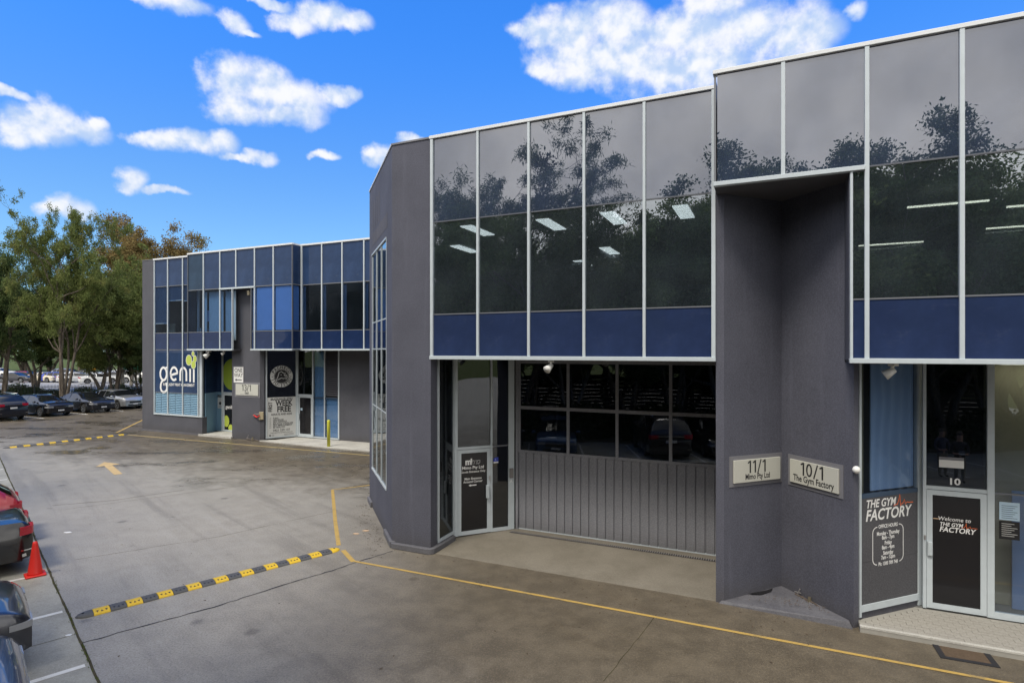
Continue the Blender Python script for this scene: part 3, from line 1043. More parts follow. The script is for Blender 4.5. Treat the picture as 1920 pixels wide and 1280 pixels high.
for i in range(5):
    a, b = MU[i] + .02, MU[i + 1] - .02
    tilt(pane((a, .0), (b, .0), 4.46, 5.395, 'glass_blue', name='spandrel_pane'))
    tilt(pane((a, .0), (b, .0), 5.405, 7.475, 'glass_vision'))
    tilt(pane((a, .0), (b, .0), 7.485, 9.37, 'glass_upper', name='spandrel_pane'))
    MB().seg((a + .01, 0), (b - .01, 0), 5.388, 5.412, -.03, .006).build('transom', 'frame_grey', B)
    MB().seg((a + .01, 0), (b - .01, 0), 7.466, 7.492, -.03, .006).build('transom', 'sealant', B)
MB().seg((-.01, 0), (6.1, 0), 4.39, 4.47, -.06, .06).build('rail', 'frame_white', B, bevel=.006)
MB().seg((-.03, 0), (6.11, 0), 9.36, 9.43, -.10, .045).build('parapet_cap', 'cap_white', B, bevel=.006)
MB().seg((-1.08, 0), (-.03, 0), 9.38, 9.42, -.24, .02).build('parapet_cap', 'plaque_grey', B)
MB().seg(CH0, (-1.08, 0.013), 9.38, 9.42, -.22, .02).build('parapet_cap', 'cap_white', B)

# projecting upper box of unit 10
V2 = -.58
M2 = [6.15, 7.2, 8.39, 9.6, 10.8, 12.0, 13.2, 14.4]
for i, u in enumerate(M2):
    if i == 0:
        MB().seg((6.118, V2), (6.15, V2), 7.50, 9.36, -.04, .01).build('mullion', 'frame_grey', B)
        continue
    z0 = 7.50 if i == 1 else 4.47
    MB().seg((u - .032, V2), (u + .032, V2), z0, 9.36, -.05, .035).build('mullion', 'frame_white', B, bevel=.006)
MB().seg((8.16, V2), (8.20, V2), 4.47, 7.42, -.05, .03).build('mullion', 'frame_white', B, bevel=.006)
for i in range(7):
    a, b = M2[i] + .02, M2[i + 1] - .02
    tilt(pane((a, V2), (b, V2), 7.485, 9.37, 'glass_upper', name='spandrel_pane'))
lower = [(8.19, 8.37)] + [(M2[i] + .02, M2[i + 1] - .02) for i in range(2, 7)]
for a, b in lower:
    tilt(pane((a, V2), (b, V2), 4.46, 5.395, 'glass_blue', name='spandrel_pane'))
    tilt(pane((a, V2), (b, V2), 5.405, 7.475, 'glass_vision'))
    MB().seg((a, V2), (b, V2), 5.388, 5.412, -.03, .006).build('transom', 'frame_grey', B)
    MB().seg((a, V2), (b, V2), 7.466, 7.492, -.03, .006).build('transom', 'sealant', B)
MB().seg((8.15, V2), (14.6, V2), 4.39, 4.47, -.06, .06).build('rail', 'frame_white', B, bevel=.006)
MB().seg((6.11, V2), (8.36, V2), 7.425, 7.50, -.06, .055).build('rail', 'frame_white', B, bevel=.006)
MB().seg((6.10, V2), (14.6, V2), 9.36, 9.43, -.10, .045).build('parapet_cap', 'cap_white', B, bevel=.006)

# tall window in the chamfer wall
cd = Vector((CH1[0] - CH0[0], CH1[1] - CH0[1])).normalized()


def CHP(s):
    return (CH0[0] + cd.x * s, CH0[1] + cd.y * s)


for s in (.64, 1.56, 2.49, 3.40):
    MB().seg(CHP(s - .025), CHP(s + .025), 1.17, 7.35, -.05, .008).build('mullion', 'frame_white', B)
for z in (1.145, 7.375):
    MB().seg(CHP(.62), CHP(3.42), z - .025, z + .025, -.10, .02).build('window_frame', 'frame_white', B)
for a, b in ((.665, 1.535), (1.585, 2.465), (2.515, 3.375)):
    for z0, z1, m in ((1.17, 3.0, 'glass_roller'), (3.04, 4.6, 'glass_roller'), (4.66, 5.37, 'glass_blue'), (5.41, 7.35, 'glass_vision')):
        MB().seg(CHP(a), CHP(b), z0, z1, -.03, -.012).build('window_pane', m, B)
    for z in (3.02, 4.63, 5.39):
        MB().seg(CHP(a), CHP(b), z - .015, z + .015, -.04, -.006).build('transom', 'frame_white', B)

# ground floor of unit 11: side glazing, goods door at 45 degrees, roller door
MB().seg((-.02, .30), (-.02, .36), .14, 4.40, -.05, .03).build('door_post', 'frame_white', B)
S0, S1 = (-.02, .30), (-.02, 1.05)
# (segment drawn back to front so that its outside faces +x)
def side_seg(v0, v1, z0, z1, x0, x1, name, mat):
    return MB().box(x0, x1, v0, v1, z0, z1).build(name, mat, B)


side_seg(.36, 1.02, .21, 4.40, -.045, -.025, 'window_pane', 'glass_roller')
side_seg(.30, 1.02, .14, .21, -.06, .0, 'window_frame', 'frame_white')
MB().box(-.08, .0, 1.02, 1.10, .05, 4.40).build('door_post', 'frame_white', B)
D0, D1 = (-.0, 1.09), (1.02, 2.22)
dd = Vector((D1[0] - D0[0], D1[1] - D0[1]))
DL = dd.length
dd.normalize()


def DP(s):
    return (D0[0] + dd.x * s, D0[1] + dd.y * s)


for a, b in ((.0, .07), (.93, .985), (1.42, DL + .06)):
    MB().seg(DP(a), DP(b), .05, 4.40, -.09, .0).build('door_post', 'frame_white', B, bevel=.004)
MB().seg(DP(.07), DP(.93), 2.16, 2.22, -.08, -.005).build('transom', 'frame_white', B)
MB().seg(DP(.07), DP(.93), 2.22, 4.40, -.05, -.03).build('window_pane', 'glass_roller', B)
MB().seg(DP(.985), DP(1.42), .13, 4.40, -.05, -.03).build('window_pane', 'glass_roller', B)
MB().seg(DP(.985), DP(1.42), .05, .13, -.08, -.005).build('window_frame', 'frame_white', B)
MB().seg(DP(.985), DP(1.42), 2.17, 2.20, -.06, -.028).build('transom', 'frame_grey', B)


def glazed_door(name, P, s0, s1, z0, z1, o0, o1, parent, mat='door_black', stile=.085, frame='frame_white'):
    m = MB()
    m.seg(P(s0), P(s0 + stile), z0, z1, o0, o1).seg(P(s1 - stile), P(s1), z0, z1, o0, o1)
    m.seg(P(s0 + stile), P(s1 - stile), z1 - stile, z1, o0, o1).seg(P(s0 + stile), P(s1 - stile), z0, z0 + stile * 1.1, o0, o1)
    d = m.build(name, frame, parent)
    MB().seg(P(s0 + stile), P(s1 - stile), z0 + stile * 1.1, z1 - stile, o0 + .02, o1 - .02).build('pane', mat, d)
    return d


gdoor = glazed_door('goods_door', DP, .075, .925, .06, 2.15, -.07, -.0, B)
MB().seg(DP(.80), DP(.875), .92, 1.24, .0, .06).build('handle', 'plastic_grey' if 0 else 'frame_white', gdoor, bevel=.008)
MB().seg(DP(.885), DP(.915), 1.36, 1.46, .0, .03).build('lock', 'steel', gdoor)
sh = Sheet(D0, D1, -.014)
sh.text('m', .345, 1.845, .215, bold=.045, wide=.95)
sh.text('i', .425, 1.845, .215, bold=.045)
for st, x in (('m', .495), ('o', .60)):
    sh.text(st, x, 1.845, .215, bold=.006, shear=.25)
    sh.text(st, x, 1.845, .215, 'vinyl_black', bold=-.012, shear=.25, off=.001)
sh.text('Mimo Pty Ltd', .47, 1.70, .105, bold=.02)
sh.text('Goods Entrance Only', .47, 1.60, .073, bold=.018)
sh.text('Main Entrance', .47, 1.43, .078, bold=.018)
sh.text('Around Corner', .47, 1.355, .078, bold=.018)
sh.line([(.40, 1.265), (.56, 1.265)], .026, 'vinyl_white')
sh.poly([(.35, 1.265), (.415, 1.295), (.415, 1.235)], 'vinyl_white')
sh.build(gdoor)
sh = Sheet(D0, D1, -.026)
sh.poly([(1.02, 1.80), (1.02, 1.87), (1.06, 1.90), (1.15, 1.90), (1.15, 1.80)], 'vinyl_blue')
sh.rect(1.02, 1.15, 1.76, 1.795, 'vinyl_white')
sh.text('L', 1.08, 1.85, .05, 'vinyl_white', bold=.02, off=.001)
sh.build(B, 'window_sticker')
MB().seg(DP(1.44), DP(1.54), 1.36, 1.60, .0, .05).build('intercom', 'plastic_grey', B, bevel=.006)
sh = Sheet(D0, D1, .002)
sh.text('A', 1.49, 1.27, .12, 'vinyl_white', bold=.01)
sh.build(B)

# roller door
RV = 2.35
U0, U1 = 1.14, 6.10
MB().box(1.08, U0, RV - .06, RV + .25, .0, 4.40).build('door_jamb', 'door_panel_paint', B)
rdoor = MB().box(U0, U1, RV + .03, RV + .05, .04, 2.0).build('roller_door', 'door_panel_paint', B)
nsl = 24
sw = (U1 - U0) / nsl
sl = MB()
sl.add([(0.010, 0, .07), (.018, -.03, .07), (sw - .018, -.03, .07), (sw - .010, 0, .07), (0.010, 0, 1.99), (.018, -.03, 1.99), (sw - .018, -.03, 1.99), (sw - .010, 0, 1.99)],
       [(0, 1, 5, 4), (1, 2, 6, 5), (2, 3, 7, 6), (4, 5, 6, 7), (0, 3, 2, 1), (0, 4, 7, 3)])
first = sl.build('slat', 'door_panel_paint', rdoor)
for i in range(nsl):
    o = first if i == 0 else first.copy()
    if i:
        COL.objects.link(o)
        o.parent = rdoor
    o.location = (U0 + i * sw, RV + .029, 0)
MB().box(U0, U1, RV - .012, RV + .03, .035, .068).build('bottom_rail', 'frame_white', rdoor)
cu = [U0, 2.47, 3.69, 4.93, U1]
hw = [.055, .035, .035, .035, .05]
for i, u in enumerate(cu):
    x0 = u if i == 0 else u - hw[i]
    x1 = u + hw[i] if i < 4 else u
    MB().box(x0, x1, RV - .02, RV + .04, 2.06, 4.26).build('mullion', 'door_panel_paint', rdoor)
MB().box(U0, U1, RV - .025, RV + .04, 1.995, 2.06).build('mid_rail', 'door_panel_paint', rdoor)
for i in range(4):
    a = cu[i] + hw[i]
    b = cu[i + 1] - hw[i + 1]
    MB().box(a, b, RV - .02, RV + .04, 3.10, 3.18).build('cross_rail', 'door_panel_paint', rdoor)
    for z0, z1 in ((2.06, 3.10), (3.18, 4.26)):
        o = MB().box(a, b, RV + .005, RV + .02, z0, z1).build('window_pane', 'glass_roller', rdoor)
        tilt(o, .002)
MB().box(U0, U1, RV - .03, RV + .05, 4.26, 4.40).build('head_rail', 'door_panel_paint', rdoor)
# strip drain in the apron
drain = MB().box(1.05, 6.08, 1.98, 2.09, .0, .046)
drain_o = drain.build('strip_drain', 'grate_iron', B)
gb = MB()
for i in range(100):
    gb.box(1.07 + i * .05, 1.07 + i * .05 + .022, 1.985, 2.085, .046, .056)
struct(gb.build('grate_bars', 'plastic_grey', drain_o), 'stuff')

# ground floor of unit 10 (gym)
G0, G1 = (8.37, .06), (9.42, 1.10)
gdv = Vector((G1[0] - G0[0], G1[1] - G0[1]))
GL = gdv.length
gdv.normalize()


def GP(s):
    return (G0[0] + gdv.x * s, G0[1] + gdv.y * s)


MB().seg(GP(0), GP(.05), .12, 4.40, -.08, .0).build('door_post', 'frame_white', B)
MB().seg(GP(GL - .04), GP(GL + .05), .10, 4.40, -.09, .0).build('door_post', 'frame_white', B, bevel=.004)
MB().seg(GP(.05), GP(GL - .04), .20, .31, -.08, .0).build('window_frame', 'frame_white', B)
MB().seg(GP(0), GP(GL), .0, .198, -.12, -.03).build('base_panel', 'wall_paint', B)
MB().seg(GP(.05), GP(GL - .04), .31, 1.02, -.05, -.022).build('notice_panel', 'notice_paint', B)
npan = MB().seg(GP(.05), GP(GL - .04), 1.025, 2.10, -.05, -.02).build('notice_panel', 'notice_paint', B)
MB().seg(GP(.05), GP(GL - .04), 2.10, 2.17, -.07, -.015).build('transom', 'interior_slate', B)
MB().seg(GP(.05), GP(GL - .04), 2.17, 4.40, -.05, -.03).build('window_pane', 'glass_clear', B)


def gym_logo(sh, cx, cz, k):
    sh.text('THE GYM', cx - .54 * k, cz + .205 * k, .20 * k, bold=.022, shear=.2, wide=.88, align='LEFT')
    sh.text('FACTORY', cx - .55 * k, cz, .275 * k, bold=.024, shear=.2, wide=.92, align='LEFT')
    pts = [(.16, .13), (.22, .15), (.25, .145), (.28, .20), (.31, .33), (.335, .10), (.37, .15), (.40, .16), (.43, .22), (.46, .13), (.50, .165), (.55, .155), (.66, .15)]
    sh.line([(cx + x * k, cz + y * k) for x, y in pts], .018 * k, 'vinyl_orange')


sh = Sheet(G0, G1, -.017)
gym_logo(sh, .685, 1.79, .96)
cx, cz, hw_, hh, rr = .70, 1.265, .37, .32, .10
corn = []
for qx, qz, a0 in ((1, 1, 0), (-1, 1, 90), (-1, -1, 180), (1, -1, 270)):
    for k_ in range(7):
        t_ = R(a0 + 15 * k_)
        corn.append((cx + qx * (hw_ - rr) + rr * math.cos(t_), cz + qz * (hh - rr) + rr * math.sin(t_)))
sh.line(corn[:7] + [(cx + .26, cz + hh)], .016, 'vinyl_white')
sh.line([(cx - .26, cz + hh)] + corn[7:14] + corn[14:21] + [(cx - .28, cz - hh)], .016, 'vinyl_white')
sh.line([(cx + .30, cz - hh)] + corn[21:] + [corn[0]], .016, 'vinyl_white')
sh.text('OFFICE HOURS', cx, cz + hh, .085, bold=.03, wide=.80)
for st, dz_ in (('Monday - Thursday', .20), ('8am - 7pm', .125), ('Friday', .03), ('8am - 4pm', -.045), ('Saturday', -.14), ('7am - 12pm', -.215)):
    sh.text(st, cx, cz + dz_, .092, bold=.03, wide=.76)
sh.text('Ph: 1300 789 748', cx, cz - hh, .085, bold=.03, wide=.78)
sh.build(npan)

H0, H1 = (9.44, 1.02), (10.40, 1.02)


def HP(s):
    return (H0[0] + s, H0[1])


MB().seg(HP(.0), HP(.05), .10, 4.40, -.07, .01).build('door_post', 'frame_white', B, bevel=.004)
MB().seg(HP(.90), HP(1.0), .10, 4.40, -.09, .01).build('door_post', 'frame_white', B, bevel=.004)
MB().seg(HP(.05), HP(.90), 2.18, 2.24, -.08, .0).build('transom', 'frame_white', B)
MB().seg(HP(.05), HP(.90), 2.24, 4.40, -.05, -.03).build('window_pane', 'glass_roller', B)
mdoor = glazed_door('gym_door', HP, .055, .895, .115, 2.17, -.065, .005, B)
MB().seg(HP(.062), HP(.135), 1.03, 1.27, .006, .05).build('handle', 'frame_white', mdoor, bevel=.008)
MB().seg(HP(.015), HP(.04), 1.30, 1.37, .012, .03).build('lock', 'plastic_grey', mdoor)
sh = Sheet(H0, H1, -.010)
sh.text('Welcome to', .45, 1.685, .095, bold=.006, shear=.15, wide=.95)
gym_logo(sh, .48, 1.50, .44)
sh.line([(.15, 1.675), (.24, 1.675)], .014, 'litter_tan')
sh.build(mdoor)
sh = Sheet(H0, H1, -.026)
sh.text('10', .455, 2.33, .155, 'vinyl_white', bold=.03, wide=1.15)
sh.rect(.24, .59, 2.57, 2.75, 'sign_white')
sh.rect(.24, .59, 2.70, 2.75, 'plaque_grey', .001)
sh.build(B, 'door_number')
# glazing to the right of the gym door
for u in (11.62, 12.84, 14.06):
    MB().seg((u - .03, 1.02), (u + .03, 1.02), .10, 4.40, -.07, .0).build('mullion', 'frame_white', B)
MB().seg((10.44, 1.02), (14.42, 1.02), .10, .20, -.08, .005).build('window_frame', 'frame_white', B)
MB().seg((10.44, 1.02), (14.42, 1.02), 2.18, 2.21, -.06, -.02).build('transom', 'frame_grey', B)
for a, b in ((10.44, 11.59), (11.65, 12.81), (12.87, 14.03)):
    for z0, z1 in ((.20, 2.18), (2.21, 4.40)):
        MB().seg((a, 1.02), (b, 1.02), z0, z1, -.05, -.03).build('window_pane', 'glass_clear', B)
sh = Sheet((10.44, 1.02), (14.42, 1.02), -.026)
sh.rect(.07, .34, 1.76, 2.06, 'paper_blue')
for k_ in range(7):
    sh.line([(.10, 2.00 - k_ * .034), (.31 - .03 * (k_ % 3), 2.00 - k_ * .034)], .008, 'interior_slate', .001)
sh.rect(.07, .34, 1.44, 1.74, 'vinyl_black')
for k_ in range(7):
    sh.line([(.10, 1.70 - k_ * .034), (.31 - .04 * ((k_ + 1) % 3), 1.70 - k_ * .034)], .007, 'poster_white', .001)
sh.build(B, 'notice_sheet')
# gym interior seen through the glass
MB().seg(GP(.38), GP(GL - .05), 2.19, 4.36, -.11, -.09).build('blue_screen', 'screen_blue', B)
MB().box(8.40, 8.46, .35, 1.6, .1, 4.38).build('inner_wall', 'interior_cream', B)
MB().box(9.5, 10.35, 3.4, 3.45, .1, 4.38).build('inner_wall', 'interior_dark', B)
MB().box(10.5, 14.4, 1.75, 1.8, .1, 4.38).build('inner_wall', 'interior_cream', B)
MB().box(10.85, 14.4, 1.60, 1.64, .1, 2.15).build('inner_wall', 'interior_blue', B)
MB().box(7.7, 14.4, 5.4, 5.45, .1, 4.38).build('inner_wall', 'interior_dark', B)
MB().box(10.6, 12.4, 1.25, 1.5, 4.35, 4.38).build('ceiling_light', 'light_tube', B)

# paved entrance platform of unit 10
plat = struct(empty('entrance_platform', LW(0, 0), -FA))
MB().box(8.345, 14.6, -.22, 1.10, -.02, .075).build('platform_slab', 'concrete_edge', plat)
edge = MB().box(8.345, 14.6, -.225, -.16, .075, .104).build('kerb_edge', 'slab_pale', plat)
rng = random.Random(3)
pm = None
for r_ in range(12):
    for c_ in range(22):
        u = 8.35 + c_ * .2 + (r_ % 2) * .1
        v = -.155 + r_ * .1
        if v + .1 > 1.0 or u > 12.6:
            continue
        # keep clear of the slanted notice panel
        if u < 9.5 and (v + .1) > (u - 8.37) * .99 + .02:
            continue
        if pm is None:
            o = MB().box(.002, .198, .002, .098, .075, .10).build('paver', 'paver_grey', plat)
            pm = o
        else:
            o = pm.copy()
            COL.objects.link(o)
            o.parent = plat
        o.location = (u, v, rng.uniform(-.002, .002))
# pit cover set in the driveway in front of it
cov = empty('pit_cover', LW(9.68, -.36), -FA + .03)
tag(cov, 'rectangular pit cover with rusty infill in a grey frame before the paved step', 'pit cover')
cm = MB()
cm.box(-.36, .36, -.27, -.20, 0, .012).box(-.36, .36, .20, .27, 0, .012).box(-.36, -.28, -.20, .20, 0, .012).box(.28, .36, -.20, .20, 0, .012)
cm.build('frame', 'grate_iron', cov)
MB().box(-.28, .28, -.20, .20, 0, .008).build('infill', 'rust', cov)

# ------------------------------------------------------------------ far building (unit 13)
FU, FV = -25.81, 10.2
F = empty('corner_building', LW(FU, FV), -FA)
tag(F, 'far dark grey two-storey building with blue window grid beyond the driveway', 'building')
WF = 'wall_paint_far'
FT = 9.70
MB().box(0, 1.05, 0, .3, 0, FT).build('end_pier', WF, F)
MB().box(-.01, .22, .3, 14, 0, FT).build('side_wall', WF, F)
MB().box(1.05, 4.97, 0, .28, 0, .98).build('dado_wall', WF, F)
MB().box(-.03, 5.0, -.05, .0, 0, .10).build('plinth', 'plinth_paint', F)
MB().box(7.22, 9.2, 0, 1.0, 0, 7.70).build('entry_pier', WF, F)
MB().prism([(9.2, 0), (9.36, .12), (9.36, .22), (9.2, .6)], 0, 4.55).build('entry_pier', WF, F)
MB().seg((13.02, 1.52), (22.2, 1.9), 0, 4.55, -.2, 0).build('side_panel_wall', WF, F)
MB().box(.2, 22, 13.8, 14, 0, 9.3).build('rear_wall', WF, F)
MB().box(22, 22.2, .3, 14, 0, FT).build('side_wall', WF, F)
MB().box(.15, 22, .2, 13.8, 9.2, 9.35).build('roof', 'roof_sheet', F)
MB().box(.25, 22, .25, 13.7, 7.80, 7.86).build('ceiling', 'interior_mid', F)
MB().box(4.6, 22, .1, 13.7, 4.60, 5.0).build('floor_slab', 'soffit_grey', F)
MB().box(.25, 4.6, .3, 13.7, 4.60, 5.0).build('floor_slab', 'soffit_grey', F)
MB().box(4.56, 7.9, -.48, .1, 4.565, 4.62).build('soffit', 'soffit_grey', F)
MB().box(9.2, 11.95, -.48, .1, 4.565, 4.62).build('soffit', 'soffit_grey', F)
MB().box(7.84, 9.2, -.48, .0, 7.70, 7.76).build('soffit', 'soffit_grey', F)
MB().box(.25, 22, 4.0, 4.05, 0, 9.2).build('inner_wall', 'interior_dark', F)
MB().box(7.3, 7.36, 1.0, 4.0, 0, 7.7).build('inner_wall', 'interior_mid', F)
# office seen through the left windows
MB().box(1.2, 7.2, 2.6, 2.65, 5.0, 7.7).build('inner_wall', 'interior_dark', F)
MB().box(2.3, 3.3, 1.2, 1.7, 5.55, 5.85).build('desk', 'blind_pale', F)
MB().box(3.9, 4.3, 1.0, 1.05, 6.2, 6.8).build('monitor', 'blind_blue', F)
MB().box(1.3, 1.9, .6, .65, 5.5, 6.1).build('chair_back', 'interior_cream', F)


def fpane(p0, p1, z0, z1, mat, name='window_pane'):
    return tilt(MB().seg(p0, p1, z0, z1, -.02, -.006).build(name, mat, F), .002)


def fm(u, v, z0, z1, w=.03, mat='frame_white'):
    MB().box(u - w, u + w, v - .04, v + .05, z0, z1).build('mullion', mat, F)


# left part, flush with the wall, glazed from the dado to the parapet
ML = [1.08, 2.21, 3.44, 4.68]
for u in ML:
    fm(u, 0, 1.06, 9.66)
fm(4.90, 0, 1.06, 4.60, .09)
MB().box(1.05, 4.99, -.05, .06, .98, 1.06).build('sill', 'frame_white', F)
rows = [(1.06, 2.22, None), (2.25, 4.60, 'glass_far_upper'), (4.63, 5.53, 'glass_far_blue'), (5.56, 8.14, 'glass_far'), (8.17, 9.66, 'glass_far_upper')]
for i in range(3):
    a, b = ML[i] + .03, ML[i + 1] - .03
    for z0, z1, m in rows:
        if m is None:
            shb = MB().box(a, b, .04, .06, z0, z1).build('shutter', 'shutter_blue', F)
            z = z0 + .06
            first_s = None
            while z < z1 - .03:
                for xa, xb in ((a + .06, (a + b) / 2 - .03), ((a + b) / 2 + .03, b - .06)):
                    if first_s is None:
                        first_s = MB().add([(0, .04, 0), (1, .04, 0), (1, .0, .02), (0, .0, .02), (0, .04, .06), (1, .04, .06)], [(0, 1, 2, 3), (3, 2, 5, 4)]).build('slat', 'shutter_blue', shb)
                        o = first_s
                    else:
                        o = first_s.copy()
                        COL.objects.link(o)
                        o.parent = shb
                    o.location = (xa, 0, z)
                    o.scale = (xb - xa, 1, 1)
                z += .095
            continue
        if m == 'glass_far':
            fpane((a, 0), (b, 0), z0, z1, 'glass_far')
            zb = (6.1, 7.35, 7.3)[i]
            MB().box(a, b, .05, .07, zb, 8.14).build('roller_blind', 'interior_slate', F)
            MB().box(a, b, .02, .07, zb - .03, zb).build('blind_rail', 'frame_white', F)
            continue
        fpane((a, 0), (b, 0), z0, z1, m, 'spandrel_pane')
    for z in (2.235, 4.615, 5.545, 8.155):
        MB().box(a, b, -.006, .02, z - .016, z + .016).build('transom', 'frame_grey', F)
MB().box(1.02, 4.75, -.07, .12, 9.66, 9.74).build('parapet_cap', 'cap_white', F)
MB().box(-.02, 1.02, -.02, .3, 9.70, 9.73).build('parapet_cap', 'plaque_grey', F)

# projecting upper box
VB = -.5
MBX = [4.53, 5.74, 6.97, 8.12, 9.42, 10.68, 11.90]
for i, u in enumerate(MBX):
    if i in (0, 6):
        fm(u, VB, 7.74 if 0 else 4.66, 9.66, .012, 'frame_grey')
        continue
    fm(u, VB, 7.80 if i == 3 else 4.66, 9.66)
fm(7.86, VB, 4.66, 7.70, .022)
fm(9.19, VB, 4.66, 7.70, .015, 'frame_grey')
for i in range(6):
    a, b = MBX[i] + .02, MBX[i + 1] - .02
    fpane((a, VB), (b, VB), 7.78, 9.66, 'glass_far_upper' if i else 'glass_far_teal', 'spandrel_pane')
low = [(4.55, 5.71), (5.77, 6.94), (7.0, 7.84), (9.21, 9.39), (9.45, 10.65), (10.71, 11.88)]
for k_, (a, b) in enumerate(low):
    fpane((a, VB), (b, VB), 4.66, 5.52, 'glass_far_blue', 'spandrel_pane')
    fpane((a, VB), (b, VB), 5.55, 7.74, 'glass_far')
    MB().box(a, b, VB - .006, VB + .02, 5.52, 5.55).build('transom', 'frame_grey', F)
    MB().box(a, b, VB - .006, VB + .02, 7.74, 7.78).build('transom', 'frame_grey', F)
    if k_ >= 3:
        MB().box(a + .03, b - .03, VB + .06, VB + .075, 5.58, 7.72).build('roller_blind', 'blind_blue', F)
    else:
        MB().box(a + (.75 if k_ == 0 else .05), b - .05, VB + .25, VB + .27, 5.1, 7.65).build('inner_screen', 'blind_pale', F)
MB().seg((4.50, VB), (7.90, VB), 4.58, 4.66, -.05, .06).build('rail', 'frame_white', F)
MB().seg((9.16, VB), (11.93, VB), 4.58, 4.66, -.05, .06).build('rail', 'frame_white', F)
MB().seg((6.94, VB), (9.42, VB), 7.70, 7.78, -.05, .06).build('rail', 'frame_white', F)
MB().seg((4.50, VB), (11.93, VB), 9.66, 9.74, -.1, .05).build('parapet_cap', 'cap_white', F)
# returns of the box
MB().box(4.50, 4.52, VB, .02, 4.66, 9.66).build('box_side', 'glass_far_teal', F)
for z0, z1, m in ((4.66, 5.52, 'glass_far_blue'), (5.55, 7.74, 'glass_far'), (7.78, 9.66, 'glass_far_upper')):
    MB().box(11.915, 11.93, VB + .02, -.02, z0, z1).build('spandrel_pane', m, F)
MB().box(11.82, 11.84, VB + .05, -.02, 5.58, 7.72).build('roller_blind', 'blind_blue', F)
MB().box(11.90, 11.94, VB + .03, 0, 5.52, 5.55).build('transom', 'frame_grey', F)
MB().box(11.90, 11.94, VB + .03, 0, 7.74, 7.78).build('transom', 'frame_grey', F)
MB().box(11.91, 11.95, VB + .03, -.05, 9.66, 9.74).build('parapet_cap', 'cap_white', F)
MB().box(11.91, 11.95, VB + .03, -.05, 4.58, 4.66).build('rail', 'frame_white', F)
# right part, flush
MR = [12.0, 13.27, 14.50, 15.77, 17.03, 18.29, 19.55, 20.8, 22.0]
for i, u in enumerate(MR):
    fm(u, 0, 4.66, 9.66, .05 if i == 0 else .03)
for i in range(8):
    a, b = MR[i] + .03, MR[i + 1] - .03
    fpane((a, 0), (b, 0), 4.66, 5.52, 'glass_far_blue', 'spandrel_pane')
    fpane((a, 0), (b, 0), 5.55, 7.74, 'glass_far')
    fpane((a, 0), (b, 0), 7.78, 9.66, 'glass_far_upper', 'spandrel_pane')
    MB().box(a, b, -.006, .02, 5.52, 5.55).build('transom', 'frame_grey', F)
    MB().box(a, b, -.006, .02, 7.74, 7.78).build('transom', 'frame_grey', F)
    MB().box(a, a + .16, .06, .09, 5.58, 7.70).build('curtain', 'interior_slate', F)
MB().seg((11.95, 0), (22.0, 0), 4.58, 4.66, -.05, .06).build('rail', 'frame_white', F)
MB().seg((11.95, 0), (22.0, 0), 9.66, 9.74, -.1, .05).build('parapet_cap', 'cap_white', F)

# genii window lettering on the lower left panes
gw = .13
sh = None


def arc(cx, cz, rx, rz, a0, a1, n=14):
    return [(cx + rx * math.cos(R(a0 + (a1 - a0) * i / n)), cz + rz * math.sin(R(a0 + (a1 - a0) * i / n))) for i in range(n + 1)]


def glyph(lines, closed=False):
    sh = Sheet((0, 0), (10, 0), .004)
    for k_, (pts, w) in enumerate(lines):
        sh.line(pts, w, 'vinyl_white', .0006 * k_, closed=closed and k_ == 0)
    sh.build(F, 'letter')


glyph([(arc(1.83, 3.27, .27, .35, 0, 360, 24)[:-1], gw), ([(1.98, 3.58), (2.20, 3.66)], gw * .8),
       ([(1.80, 2.92), (1.66, 2.80), (1.60, 2.66)] + arc(1.86, 2.52, .27, .28, 160, 395, 14) + [(2.06, 2.78)], gw)], True)
glyph([([(2.42, 3.20), (3.00, 3.33)] + arc(2.71, 3.29, .28, .35, 10, 310, 18), gw)])
glyph([([(3.22, 2.90), (3.22, 3.33)] + arc(3.47, 3.33, .25, .30, 180, 0, 10) + [(3.72, 2.90)], gw)])
glyph([([(4.02, 2.86), (4.02, 3.58)], gw)])
glyph([([(4.31, 2.84), (4.31, 3.56)], gw)])
sh = Sheet((0, 0), (10, 0), .004)
sh.text('INTELLIGENT PRINT MANAGEMENT', 3.08, 2.68, .205, bold=.02, wide=.78)
sh.build(F)
for ex, ez, rx, rz in ((3.92, 4.05, .22, .27), (4.40, 4.12, .13, .17), (4.25, 4.40, .09, .12), (4.28, 3.80, .17, .20)):
    sh = Sheet((0, 0), (10, 0), .004)
    sh.ellipse(ex, ez, rx + .025, rz + .025, 'vinyl_white')
    sh.ellipse(ex, ez, rx, rz, 'vinyl_lime', .002)
    sh.build(F, 'bubble')

# recessed entry of unit 13 (left)
wl_ = MB().seg((4.40, 1.32), (4.78, .30), 0.1, 2.25, -.04, 0)
MB().seg((4.78, .30), (4.40, 1.32), .08, 2.25, 0, .04).build('shutter', 'shutter_blue', F)
o0 = None
shp = F.children[-1]
z = .14
while z < 2.2:
    MB().seg((4.76, .36), (4.43, 1.25), z, z + .06, -.03, .0).build('slat', 'shutter_blue', shp)
    z += .11
MB().seg((4.78, .30), (4.40, 1.32), 2.25, 4.55, 0, .04).build('window_pane', 'glass_far_upper', F)
MB().box(4.42, 4.98, 1.30, 1.34, .08, 2.25).build('shutter', 'shutter_blue', F)
MB().box(4.42, 4.98, 1.30, 1.34, 2.25, 4.55).build('window_pane', 'glass_far_upper', F)
MB().box(4.98, 5.06, 1.18, 1.30, .08, 4.55).build('door_post', 'frame_white', F)
MB().box(5.06, 7.2, 1.22, 1.28, 2.20, 2.27).build('transom', 'frame_white', F)
MB().box(5.06, 7.2, 1.24, 1.26, 2.27, 4.55).build('window_pane', 'glass_far_upper', F)
